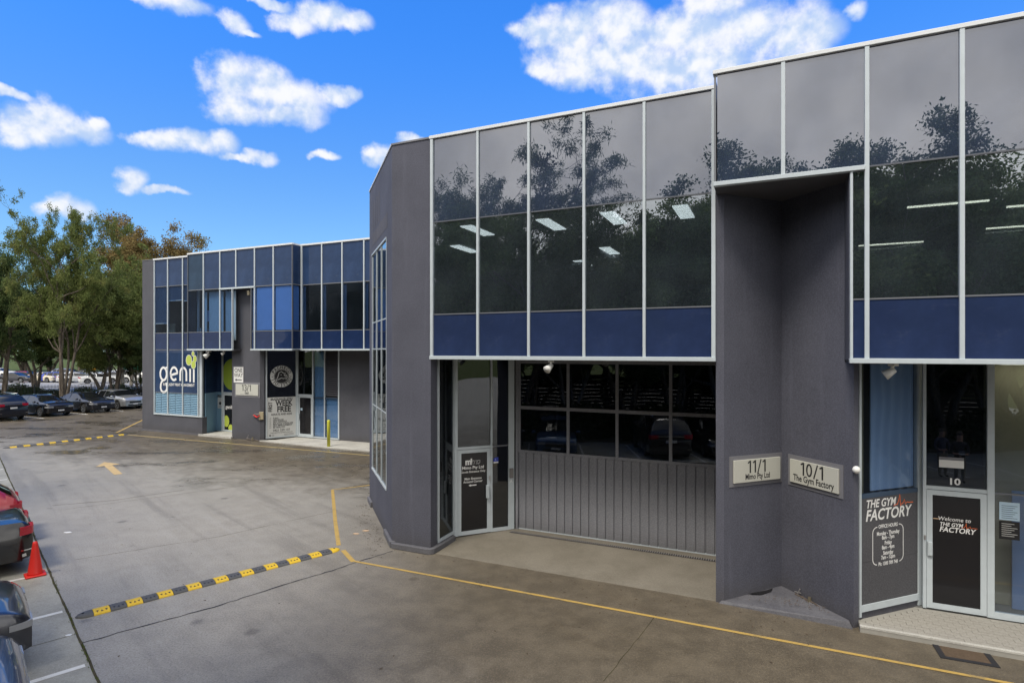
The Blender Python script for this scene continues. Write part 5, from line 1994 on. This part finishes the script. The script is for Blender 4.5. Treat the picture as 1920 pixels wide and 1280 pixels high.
    rp = MB().box(-hl - .024, -hl - .008, -.19, .19, .62 + dz_, .73 + dz_)
    for k_, q in (('front_plate', fp), ('rear_plate', rp)):
        out[k_] = mk('number_plate', q.v, q.f, False)
    ub = MB().box(-hl * .93, hl * .93, -W * .40, W * .40, .22, .70 if kind != 'suv' else .8)
    out['underbody'] = mk('underbody', ub.v, ub.f, False)
    mir = []
    for s_ in (1, -1):
        q = MB().ball((.78, s_ * (W / 2 + .06), belt + .08), .07, .11, .07)
        mir.append(mk('mirror', q.v, q.f))
    out['mirrors'] = mir
    out['handles'] = []
    for s_ in (1, -1):
        for x in (-.62, .28):
            q = MB().box(x, x + .17, s_ * (W / 2 - .004) - .02, s_ * (W / 2 - .004) + .02, belt - .14, belt - .11)
            out['handles'].append(mk('door_handle', q.v, q.f, False))
    out['seams'] = []
    q = MB()
    for s_ in (1, -1):
        for x in (-1.0, -.30, .72):
            q.box(x - .005, x + .005, s_ * (W / 2 - .012) - .014, s_ * (W / 2 - .012) + .014, .32, belt - .07)
    out['seams'] = mk('door_seam', q.v, q.f, False)
    q = MB()
    for s_ in (1, -1):
        q.tube((-1.5, s_ * .60, 1.70), (.15, s_ * .60, 1.72), .022, .022, 6)
    out['rails'] = mk('roof_rail', q.v, q.f) if kind == 'suv' else None
    CARMESH[kind] = out
    return out


def car(name, label, kind, paint, loc, rz, group, simple=False):
    c, q = CAR[kind], car_meshes(kind)
    e = empty(name, loc, rz)
    tag(e, label, 'car', group)

    def put(nm, me, mat):
        o = link(nm, me, e)
        if not len(me.materials):
            me.materials.append(None)
        o.material_slots[0].link = 'OBJECT'
        o.material_slots[0].material = MATS[mat]
        return o
    put('body', q['body'], paint)
    put('windscreen', q['windscreen'], 'car_glass')
    put('rear_window', q['rear_window'], 'car_glass')
    for m_ in q['side_windows']:
        put('side_window', m_, 'car_glass')
    put('underbody', q['underbody'], 'car_trim')
    for m_ in q['headlights']:
        put('headlight', m_, 'lamp_clear')
    for m_ in q['taillights']:
        put('taillight', m_, 'lamp_red')
    tm, rm = wheel_mesh(c['wh'])
    for x in (-c['L'] * .29, c['L'] * .30):
        for s_ in (1, -1):
            w = link('wheel', tm, e)
            w.location = (x, s_ * (c['W'] / 2 - .125), c['wh'])
            link('rim', rm, w)
    if simple:
        return e
    put('grille', q['grille'], 'car_trim')
    put('grille_bar', q['front_trim'], 'chrome')
    put('intake', q['front_intake'], 'car_trim')
    put('rear_trim', q['rear_trim'], 'chrome')
    put('rear_bumper', q['rear_bumper'], 'car_trim' if kind != 'sedan' else 'chrome')
    put('door_seam', q['seams'], 'car_trim')
    for m_ in q['reflectors']:
        put('reflector', m_, 'chrome')
    put('number_plate', q['front_plate'], 'sign_white')
    put('number_plate', q['rear_plate'], 'sign_white')
    for m_ in q['mirrors']:
        put('mirror', m_, paint)
    for m_ in q['handles']:
        put('door_handle', m_, 'chrome' if paint != 'paint_silver' else 'paint_silver')
    if q['rails']:
        put('roof_rail', q['rails'], 'steel')
    return e


SA = math.atan2(-EN.y, -EN.x)       # heading straight out of a bay onto the driveway


def bay_car(name, label, kind, paint, bay, gap, nose_out, group='cars in the bays along the driveway', simple=False):
    a = -0.66 + bay * 2.4 + 1.2
    b = gap + CAR[kind]['L'] / 2
    return car(name, label, kind, paint, ST(a, b, .01), SA if nose_out else SA + math.pi, group, simple)


G1_ = 'cars in the bays along the driveway'
bay_car('hatchback', 'red hatchback parked tail out beyond the black sedan', 'hatch', 'paint_red', -4, 0.26, False)
bay_car('sedan', 'black sedan parked tail out beside the red cone', 'sedan', 'paint_black', -3, 0.24, False)
bay_car('sedan', 'dark grey car parked nose out nearer than the cone', 'sedan', 'paint_grey', -1, 0.62, True)
bay_car('hatchback', 'blue car at the bottom edge parked nose out', 'hatch', 'paint_blue', 0, 0.80, True)
bay_car('suv', 'dark car seen only mirrored in the roller door, third bay past the blue car', 'suv', 'paint_charcoal', 2, .7, False)
bay_car('sedan', 'black car seen only mirrored in the roller door, beside the mirrored dark wagon', 'sedan', 'paint_black', 3, .6, True)
bay_car('hatchback', 'silver car seen only mirrored in the glass by the gym door', 'hatch', 'paint_silver', 5, .6, True)
# far row, parked across the end of the driveway
def far_car(name, label, kind, paint, v, nose_out, u=-38.1):
    L = CAR[kind]['L']
    return car(name, label, kind, paint, LW(u - L / 2, v, 0.0), -FA if nose_out else -FA + math.pi, 'cars parked across the far end of the driveway')


far_car('suv', 'dark navy four-wheel drive parked tail out at the far end', 'suv', 'paint_navy', 9.75, False)
far_car('hatchback', 'black hatchback parked nose out between the navy four-wheel drive and the charcoal sedan', 'hatch', 'paint_black', 12.45, True, -38.0)
far_car('sedan', 'charcoal sedan parked nose out beside the silver hatchback', 'sedan', 'paint_charcoal', 15.15, True, -37.8)
far_car('hatchback', 'silver hatchback parked nose out next to the far building', 'hatch', 'paint_silver', 17.7, True, -38.2)
far_car('sedan', 'dark car almost hidden behind the far building corner', 'sedan', 'paint_charcoal', 20.4, True, -38.6)

# ------------------------------------------------------------------ trees
def gen_tree(seed, H, lean, n_lead, spread, r0, fork, leaf_len, leaf_w, n_leaf, clump, droop=0.0, low=0.25):
    rg = np.random.default_rng(seed)
    segs, clumps = [], []

    def grow(p, d, ln, r, lev):
        k = 5
        for i in range(k):
            d = d + rg.normal(0, .13 + .05 * lev, 3)
            d[2] += .07 if lev < 2 else .02
            d /= np.linalg.norm(d)
            q = p + d * ln / k
            r2 = max(.008, r * (1 - .13))
            segs.append((p, q, r, r2))
            p, r = q, r2
            if lev < 3 and p[2] > H * low and i >= 1:
                for _ in range(2 if lev < 2 else 1):
                    if rg.random() < (.75 if lev < 2 else .8):
                        a = rg.uniform(0, 6.283)
                        side = np.array([math.cos(a), math.sin(a), rg.uniform(-.15, .55)])
                        nd = d * .55 + side * spread
                        nd /= np.linalg.norm(nd)
                        grow(p, nd, ln * rg.uniform(.38, .6), r * .55, lev + 1)
            if lev >= 2 and i >= 1:
                clumps.append((p, lev))
        clumps.append((p, lev))

    base = np.zeros(3)
    for i in range(n_lead):
        a = 6.283 * i / n_lead + rg.uniform(-.4, .4)
        d = np.array([math.cos(a) * lean, math.sin(a) * lean, 1.0])
        d /= np.linalg.norm(d)
        b0 = base + np.array([math.cos(a), math.sin(a), 0]) * r0 * .4 * (n_lead > 1)
        grow(b0, d, H * rg.uniform(.72, .92) if i else H * .9, r0 / math.sqrt(n_lead) * 1.1, 0)
    # trunk mesh
    v, f = [], []
    for p, q, ra, rb in segs:
        ns = 7 if ra > .06 else (5 if ra > .025 else 3)
        d = (q - p) / (np.linalg.norm(q - p) + 1e-9)
        x = np.cross(d, [0, 0, 1.0] if abs(d[2]) < .9 else [1.0, 0, 0])
        x /= np.linalg.norm(x)
        y = np.cross(d, x)
        k0 = len(v)
        for c, r in ((p, ra), (q + d * rb * .3, rb)):
            for i in range(ns):
                v.append(tuple(c + (x * math.cos(6.283 * i / ns) + y * math.sin(6.283 * i / ns)) * r))
        f += [(k0 + i, k0 + (i + 1) % ns, k0 + (i + 1) % ns + ns, k0 + i + ns) for i in range(ns)]
    tm = bpy.data.meshes.new('trunk')
    tm.from_pydata(v, [], f)
    tm.polygons.foreach_set('use_smooth', [True] * len(f))
    C = np.array([c[0] for c in clumps])
    keep = rg.random(len(C)) < .85
    C = C[keep]
    per = max(4, n_leaf // len(C))
    wgt = rg.gamma(1.6, 1 / 1.6, len(C))
    cnt = np.maximum(1, (per * wgt)).astype(int)
    idx = np.repeat(np.arange(len(C)), cnt)
    n = len(idx)
    off = rg.normal(0, 1, (n, 3))
    off /= np.linalg.norm(off, axis=1)[:, None]
    off *= (rg.random(n) ** .45)[:, None] * (clump * rg.uniform(.9, 2.1, len(C)))[idx][:, None] * np.array([1, 1, .75])
    P = C[idx] + off
    dirs = rg.normal(0, 1, (n, 3))
    dirs[:, 2] -= droop
    dirs /= np.linalg.norm(dirs, axis=1)[:, None]
    sidev = np.cross(dirs, rg.normal(0, 1, (n, 3)))
    sidev /= np.linalg.norm(sidev, axis=1)[:, None] + 1e-9
    Ls = rg.uniform(.6, 1.4, n)[:, None] * leaf_len
    Ws = rg.uniform(.7, 1.3, n)[:, None] * leaf_w
    V = np.empty((n, 4, 3))
    V[:, 0] = P
    V[:, 1] = P + dirs * Ls * .5 + sidev * Ws
    V[:, 2] = P + dirs * Ls
    V[:, 3] = P + dirs * Ls * .5 - sidev * Ws
    cm_ = bpy.data.meshes.new('crown')
    cm_.vertices.add(n * 4)
    cm_.vertices.foreach_set('co', V.reshape(-1).astype(np.float32))
    cm_.loops.add(n * 4)
    cm_.loops.foreach_set('vertex_index', np.arange(n * 4, dtype=np.int32))
    cm_.polygons.add(n)
    cm_.polygons.foreach_set('loop_start', np.arange(0, n * 4, 4, dtype=np.int32))
    cm_.polygons.foreach_set('loop_total', np.full(n, 4, dtype=np.int32))
    cm_.update()
    return tm, cm_


TREES = {
    'big': gen_tree(11, 11.5, .16, 4, .80, .36, 0, .17, .040, 95000, .28, .2, .26),
    'feather': gen_tree(23, 10.5, .20, 3, .70, .30, 0, .22, .020, 90000, .24, .5, .28),
    'broad': gen_tree(37, 8.4, .26, 3, .85, .26, 0, .13, .034, 110000, .30, .2, .24),
    'round': gen_tree(51, 7.0, .22, 3, .85, .22, 0, .13, .034, 90000, .30, .1, .18),
    'sparse': gen_tree(64, 10.0, .14, 2, .60, .20, 0, .20, .038, 20000, .24, .6, .40),
}


def tree(name, label, kind, loc, scale, rz, leaf, bark, group):
    e = empty(name, loc, rz)
    tag(e, label, 'tree', group)
    e.scale = scale if isinstance(scale, tuple) else (scale,) * 3
    for nm, me, mat in (('trunk', TREES[kind][0], bark), ('crown', TREES[kind][1], leaf)):
        o = link(nm, me, e)
        if not len(me.materials):
            me.materials.append(None)
        o.material_slots[0].link = 'OBJECT'
        o.material_slots[0].material = MATS[mat]
    return e


def at(px, Y):
    """a plan point seen in that direction (px of the 1920 px wide photograph) at distance Y"""
    return ((px - 960) / 1077 * Y, Y, 0)


GT = 'trees beyond the far parked cars'
spec = [
    ('tall_tree', 'tall spreading tree with several pale trunks behind the black hatchback', 'big', at(118, 45.5), (.58, .58, 1.09), .6, 'leaf_green', 'bark'),
    ('gum_tree', 'dark leafy tree cut by the frame edge behind the navy four-wheel drive', 'broad', at(4, 49), (.85, .85, 1.45), 2.2, 'leaf_row', 'bark'),
    ('leafy_tree', 'mid-sized green tree standing behind the charcoal sedan', 'round', at(215, 49), (.95, .95, 1.05), 1.2, 'leaf_green', 'bark'),
    ('small_tree', 'low bushy tree behind the silver hatchback', 'round', at(262, 50), (.62, .62, .62), 4.0, 'leaf_dark', 'bark'),
    ('autumn_tree', 'brownish autumn tree rising above the far building roof', 'round', at(306, 62), (1.6, 1.6, 1.76), 3.3, 'leaf_autumn', 'bark'),
    ('slender_tree', 'thin open tree between the tall spreading tree and the autumn tree', 'sparse', at(232, 56), (1.0, 1.0, 1.0), 5.0, 'leaf_green', 'bark_pale'),
    ('dark_tree', 'dark tree filling the gap left of the tall spreading tree', 'broad', at(66, 64), (1.1, 1.1, 1.05), 3.3, 'leaf_dark', 'bark'),
    ('dark_tree', 'dark tree behind the mid-sized green tree', 'broad', at(190, 66), (1.15, 1.15, .98), 1.9, 'leaf_dark', 'bark'),
    ('pale_trunk_tree', 'tree with thin pale trunk beside the green container', 'sparse', at(246, 74), (1.1, 1.1, 1.0), 2.6, 'leaf_dark', 'bark_pale'),
]
for nm, lb, kd, lc, s_, rz, lf, bk_ in spec:
    tree(nm, lb, kd, lc, s_, rz, lf, bk_, GT)
# wood that closes the view behind the second car park
GW = 'wood behind the second car park'
words = ['first', 'second', 'third', 'fourth', 'fifth', 'sixth', 'seventh', 'eighth', 'ninth', 'tenth']
rng = random.Random(9)
for i, px in enumerate((-120, -60, -5, 45, 95, 150, 205, 250, 300, 355, -200, -290, -390, -500)):
    tree('wood_tree', f'dark tree behind the second car park, {words[i]} from the left' if i < 10 else f'dark tree outside the left frame edge, {words[i - 10]} one outwards', ('broad', 'round')[i % 2], at(px, rng.uniform(108, 122)),
         (1.8, 1.8, rng.uniform(1.35, 1.7)) if i % 2 == 0 else (2.0, 2.0, rng.uniform(1.6, 1.9)), rng.uniform(0, 6), 'leaf_dark', 'bark', GW)

# trees across the driveway that the windows reflect
GR = 'trees behind the parking bays, seen mirrored in the windows'
rowspec = [(-27, 'broad', 1.0, 'leaf_dark'), (-22, 'feather', .8, 'leaf_row'), (-17.5, 'broad', 1.0, 'leaf_row'), (-13, 'feather', .80, 'leaf_row'), (-9.2, 'broad', 1.05, 'leaf_row'), (-6.6, 'feather', .98, 'leaf_row'),
           (-4.0, 'feather', .72, 'leaf_row'), (-.8, 'broad', 1.20, 'leaf_dark'), (2.0, 'round', 1.02, 'leaf_row'), (4.9, 'round', 1.22, 'leaf_row'), (7.4, 'round', 1.26, 'leaf_row'),
           (10.0, 'round', 1.30, 'leaf_row'), (12.8, 'round', 1.32, 'leaf_row'), (15.6, 'broad', 1.33, 'leaf_row'), (18.6, 'round', 1.22, 'leaf_row'), (22.5, 'broad', 1.2, 'leaf_row')]
ordw = words + ['eleventh', 'twelfth', 'thirteenth', 'fourteenth', 'fifteenth', 'sixteenth']
for i, (t_, kd, s_, lf) in enumerate(rowspec):
    x, y = -8 + .7 * t_, -2 - .72 * t_
    k_ = rng.uniform(-.2, 1.0)
    tree('row_tree', f'tree mirrored in the windows, {ordw[i]} from the left in its row', kd, (x + EN.x * k_, y + EN.y * k_, 0), s_, rng.uniform(0, 6), lf, 'bark_pale' if i % 3 == 0 else 'bark', GR)

bf = empty('boundary_fence', ST(-34, 12.5), math.atan2(ED.y, ED.x))
tag(bf, 'tall dark boarded fence behind the parking bay trees, mirrored in the roller door', 'fence')
bd = None
for i in range(20):
    MB().box(i * 3.2 - .05, i * 3.2 + .05, -.06, .06, 0, 3.1).build('post', 'fence_board', bf)
for k_ in range(12):
    if bd is None:
        o = bd = MB().box(0, 61, .065, .10, .05, .285).build('board', 'fence_board', bf)
    else:
        o = bd.copy()
        COL.objects.link(o)
        o.parent = bf
    o.location = (0, 0, k_ * .25)

# second, lower screen of foliage behind that row
for i, t_ in enumerate(range(-26, 30, 5)):
    x, y = -8 + .7 * t_ + EN.x * 6, -2 - .72 * t_ + EN.y * 6
    tree('screen_tree', f'low dark tree behind the mirrored row, {(ordw)[i]} from the left', 'round', (x, y, 0), (1.25, 1.25, .85), rng.uniform(0, 6), 'leaf_dark', 'bark', GR)

# ------------------------------------------------------------------ fence, hedge, second car park
verge = struct(sheet('verge', [(-75, 45.2), (-26, 45.2), (-22, 52), (-22, 60), (-75, 60)], 0.012, 'soil'))
lot = struct(sheet('second_car_park', [(-160, 60), (-15, 60), (-20, 100), (-160, 100)], -0.03, 'far_paving'))
lawn = struct(sheet('lawn', [(-200, 100), (20, 100), (20, 160), (-200, 160)], -0.02, 'grass_ground'))
fn = empty('palisade_fence', (-62, 50.5, 0))
tag(fn, 'low black picket fence behind the far parked cars', 'fence')
FLEN = 40
for z in (.35, 1.35):
    MB().box(0, FLEN, -.02, .02, z, z + .04).build('rail', 'fence_black', fn)
for i in range(17):
    MB().box(i * 2.5 - .03, i * 2.5 + .03, -.035, .035, 0, 1.6).build('post', 'fence_black', fn)
pk = MB()
for i in range(int(FLEN / .125)):
    pk.box(i * .125, i * .125 + .02, -.012, .012, .1, 1.55)
struct(pk.build('pickets', 'fence_black', fn), 'stuff')


def bush_mesh(seed, rx, ry, rz, n, leaf):
    rg = np.random.default_rng(seed)
    d = rg.normal(0, 1, (n, 3))
    d /= np.linalg.norm(d, axis=1)[:, None]
    rad = rg.uniform(.55, 1.05, n)[:, None]
    P = d * rad * np.array([rx, ry, rz])
    P[:, 2] = np.abs(P[:, 2])
    a = rg.normal(0, 1, (n, 3))
    a /= np.linalg.norm(a, axis=1)[:, None]
    b = np.cross(a, rg.normal(0, 1, (n, 3)))
    b /= np.linalg.norm(b, axis=1)[:, None]
    V = np.empty((n, 4, 3))
    V[:, 0], V[:, 1], V[:, 2], V[:, 3] = P, P + a * leaf * .5 + b * leaf * .3, P + a * leaf, P + a * leaf * .5 - b * leaf * .3
    me = bpy.data.meshes.new('foliage')
    me.from_pydata([tuple(q) for q in V.reshape(-1, 3)], [], [(4 * i, 4 * i + 1, 4 * i + 2, 4 * i + 3) for i in range(n)])
    return me


bm1 = bush_mesh(1, 1.6, .7, 1.25, 2600, .16)
bm1.materials.append(MATS['leaf_hedge'])
for i, px in enumerate((-30, 2, 34, 66, 98, 126, 160, 190, 222, 250, 275)):
    if px == 126:
        continue
    x, y, _ = at(px, 52.2 + (i % 3) * .5)
    o = link('hedge_shrub', bm1)
    o.location = (x, y, 0)
    o.scale = (1, 1, (1.0, .8, 1.2)[i % 3])
    o.rotation_euler = (0, 0, rng.uniform(-.3, .3))
    tag(o, f'dark hedge shrub behind the picket fence, {ordw[i if i < 5 else i - 1]} from the left', 'shrub', 'hedge behind the picket fence')
# mulch strip shrubs under the mirrored trees
for i, t_ in enumerate(range(-24, 28, 4)):
    p = ST(t_ - 2, 6.6 + (i % 2) * .6)
    o = link('bay_shrub', bm1)
    o.location = (p[0], p[1], 0)
    o.rotation_euler = (0, 0, math.atan2(ED.y, ED.x))
    o.scale = (1.35, 1.2, 1.5)
    tag(o, f'low shrub behind the parking bays, {ordw[i]} along the row', 'shrub', 'shrubs behind the parking bays')

GC = 'cars in the second car park'
lots = [('white sedan in the second car park left of the blue utility', 'sedan', 'paint_cream', 84, 83, 0.1), ('royal blue car in the second car park', 'hatch', 'paint_royal', 112, 83, 0.4),
        ('white hatchback in the second car park next to the blue car', 'hatch', 'paint_white', 142, 82, 1.2), ('silver four-wheel drive in the second car park behind the blue car', 'suv', 'paint_silver', 128, 92, .2),
        ('white sedan in the second car park seen through the low branches', 'sedan', 'paint_white', 186, 80, 1.0), ('silver hatchback in the second car park farther right', 'hatch', 'paint_silver', 214, 86, .8),
        ('white four-wheel drive in the second car park beside the building edge', 'suv', 'paint_white', 262, 82, .4), ('red car in the second car park behind the tall tree trunk', 'hatch', 'paint_red', 52, 86, .2),
        ('dark car in the second car park at the frame edge', 'sedan', 'paint_charcoal', 30, 82, .3), ('white four-wheel drive in the second car park at the frame edge', 'suv', 'paint_white', 2, 95, .1),
        ('silver sedan in the second car park at the back', 'sedan', 'paint_silver', 168, 95, .1), ('white hatchback in the second car park at the back', 'hatch', 'paint_white', 236, 94, .5)]
for lb, kd, pt, px, Y, rz in lots:
    x, y, _ = at(px, Y)
    car('parked_car', lb, kd, pt, (x, y, -.03), rz - .3, GC, True)
gc = empty('shipping_container', at(268, 98), -.25)
tag(gc, 'green container beyond the second car park beside the building edge', 'container')
MB().box(-3.0, 3.0, -1.2, 1.2, 0, 2.5).build('shell', 'container_green', gc)
for i in range(20):
    MB().box(-2.9 + i * .3, -2.75 + i * .3, -1.24, -1.2, .1, 2.4).build('rib', 'container_green', gc)
ps = empty('post_sign', at(261, 72))
tag(ps, 'white sign on a post beside the far building edge', 'sign')
MB().tube((0, 0, 0), (0, 0, 4.9), .05).build('post', 'pole_grey', ps)
MB().box(-.45, .45, -.07, -.05, 4.2, 5.1).build('board', 'sign_white', ps)
os_ = empty('warning_sign', at(177, 70))
tag(os_, 'small orange warning sign behind the charcoal sedan', 'sign')
MB().tube((0, 0, 0), (0, 0, 2.6), .04).build('post', 'pole_grey', os_)
MB().add([(0, -.05, 2.0), (.42, -.05, 2.45), (0, -.05, 2.9), (-.42, -.05, 2.45), (0, -.07, 2.0), (.42, -.07, 2.45), (0, -.07, 2.9), (-.42, -.07, 2.45)],
         [(4, 5, 6, 7), (0, 3, 2, 1), (0, 1, 5, 4), (1, 2, 6, 5), (2, 3, 7, 6), (3, 0, 4, 7)]).build('board', 'sign_orange', os_)
pl_ = empty('light_pole', at(201, 88))
tag(pl_, 'thin pale pole standing in the second car park', 'pole')
MB().tube((0, 0, 0), (0, 0, 9), .11, .07).build('shaft', 'pole_grey', pl_)
MB().tube((0, 0, 8.9), (1.4, 0, 9.2), .05).box(1.2, 1.8, -.12, .12, 9.12, 9.26).build('lamp_arm', 'pole_grey', pl_)

# ------------------------------------------------------------------ two people behind the camera, mirrored in the glass over the gym door
plain('skin', (0.42, 0.25, 0.18), 0.55)
plain('shirt_black', (0.02, 0.02, 0.025), 0.8)
plain('shirt_navy', (0.03, 0.035, 0.07), 0.8)
plain('trousers', (0.28, 0.24, 0.18), 0.85)
plain('hair_dark', (0.03, 0.02, 0.015), 0.7)


def person(label, loc, rz, shirt, h):
    k_ = h / 1.75
    V, E_, Rr = [], [], []

    def ch(pts, start=None):
        prev = start
        for (x, y, z, r) in pts:
            V.append((x * k_, y * k_, z * k_))
            Rr.append(r * k_)
            if prev is not None:
                E_.append((prev, len(V) - 1))
            prev = len(V) - 1
        return prev
    pel = ch([(0, 0, .95, .145)])
    chest = ch([(0, 0, 1.10, .135), (0, -.01, 1.28, .155), (0, .0, 1.42, .13)], pel)
    neck = ch([(0, .015, 1.50, .06)], chest)
    ch([(0, .045, 1.57, .085), (0, .06, 1.66, .098), (0, .055, 1.74, .07)], neck)
    for s_ in (-1, 1):
        ch([(s_ * .09, 0, .88, .10), (s_ * .10, .01, .50, .068), (s_ * .10, -.01, .28, .06), (s_ * .10, -.02, .09, .042), (s_ * .105, .10, .045, .040), (s_ * .11, .17, .03, .030)], pel)
        w = ch([(s_ * .18, 0, 1.41, .062), (s_ * .23, .0, 1.24, .05), (s_ * .24, .02, 1.12, .044), (s_ * .17, .17, 1.10, .036), (s_ * .10, .26, 1.12, .027)], chest)
        palm = ch([(s_ * .085, .31, 1.13, .026)], w)
        for q in range(4):
            ch([(s_ * (.085 - .02 + q * .014), .36 + (.012 if q in (1, 2) else 0), 1.135 - .004 * q, .008), (s_ * (.07 - .02 + q * .012), .385, 1.12, .007)], palm)
        ch([(s_ * .06, .31, 1.155, .009), (s_ * .045, .335, 1.16, .008)], palm)
    me = bpy.data.meshes.new('body')
    me.from_pydata(V, E_, [])
    o = bpy.data.objects.new('body', me)
    COL.objects.link(o)
    md = o.modifiers.new('skin', 'SKIN')
    for i, sv in enumerate(me.skin_vertices[0].data):
        sv.radius = (Rr[i], Rr[i] * (.8 if i in (0, 1, 2, 3) else 1))
        sv.use_root = (i == 0)
    o.modifiers.new('sub', 'SUBSURF').levels = 2
    bpy.context.view_layer.update()
    m2 = bpy.data.meshes.new_from_object(o.evaluated_get(bpy.context.evaluated_depsgraph_get()))
    bpy.data.objects.remove(o)
    m2.materials.clear()
    for m_ in ('skin', shirt, 'trousers', 'car_trim'):
        m2.materials.append(MATS[m_])
    for p in m2.polygons:
        c = p.center / k_
        if c.z < .075:
            p.material_index = 3
        elif c.z < .98:
            p.material_index = 2
        elif c.z < 1.49 and not (c.y > .10 and abs(c.x) < .21):
            p.material_index = 1
        p.use_smooth = True
    e = empty('person', loc, rz)
    tag(e, label, 'person', 'people mirrored in the glass above the gym door')
    link('body', m2, e)
    MB().ball((0, .035 * k_, 1.70 * k_), .10 * k_, .112 * k_, .085 * k_, 12, 7).build('hair', 'hair_dark', e, True)
    MB().ball((0, .16 * k_, 1.635 * k_), .016, .02, .025, 8, 5).build('nose', 'skin', e, True)
    return e


per = person('person in black shirt looking down at a handset, mirrored in glass above the gym door', (5.4, -2.5, 0), -.35, 'shirt_black', 1.75)
person('person in navy shirt standing close behind, mirrored in glass above the gym door', (4.75, -3.3, 0), -.75, 'shirt_navy', 1.70)
ct = empty('drone_controller', (5.4 + .33 * math.sin(.35), -2.5 + .33 * math.cos(.35), 1.13), -.35)
tag(ct, 'white drone controller held in the hands of the mirrored person', 'controller')
MB().box(-.09, .09, -.03, .05, -.02, .02).build('case', 'plastic_white', ct, bevel=.01)
MB().box(-.08, .08, .03, .04, .02, .11).build('screen_holder', 'plastic_grey', ct)
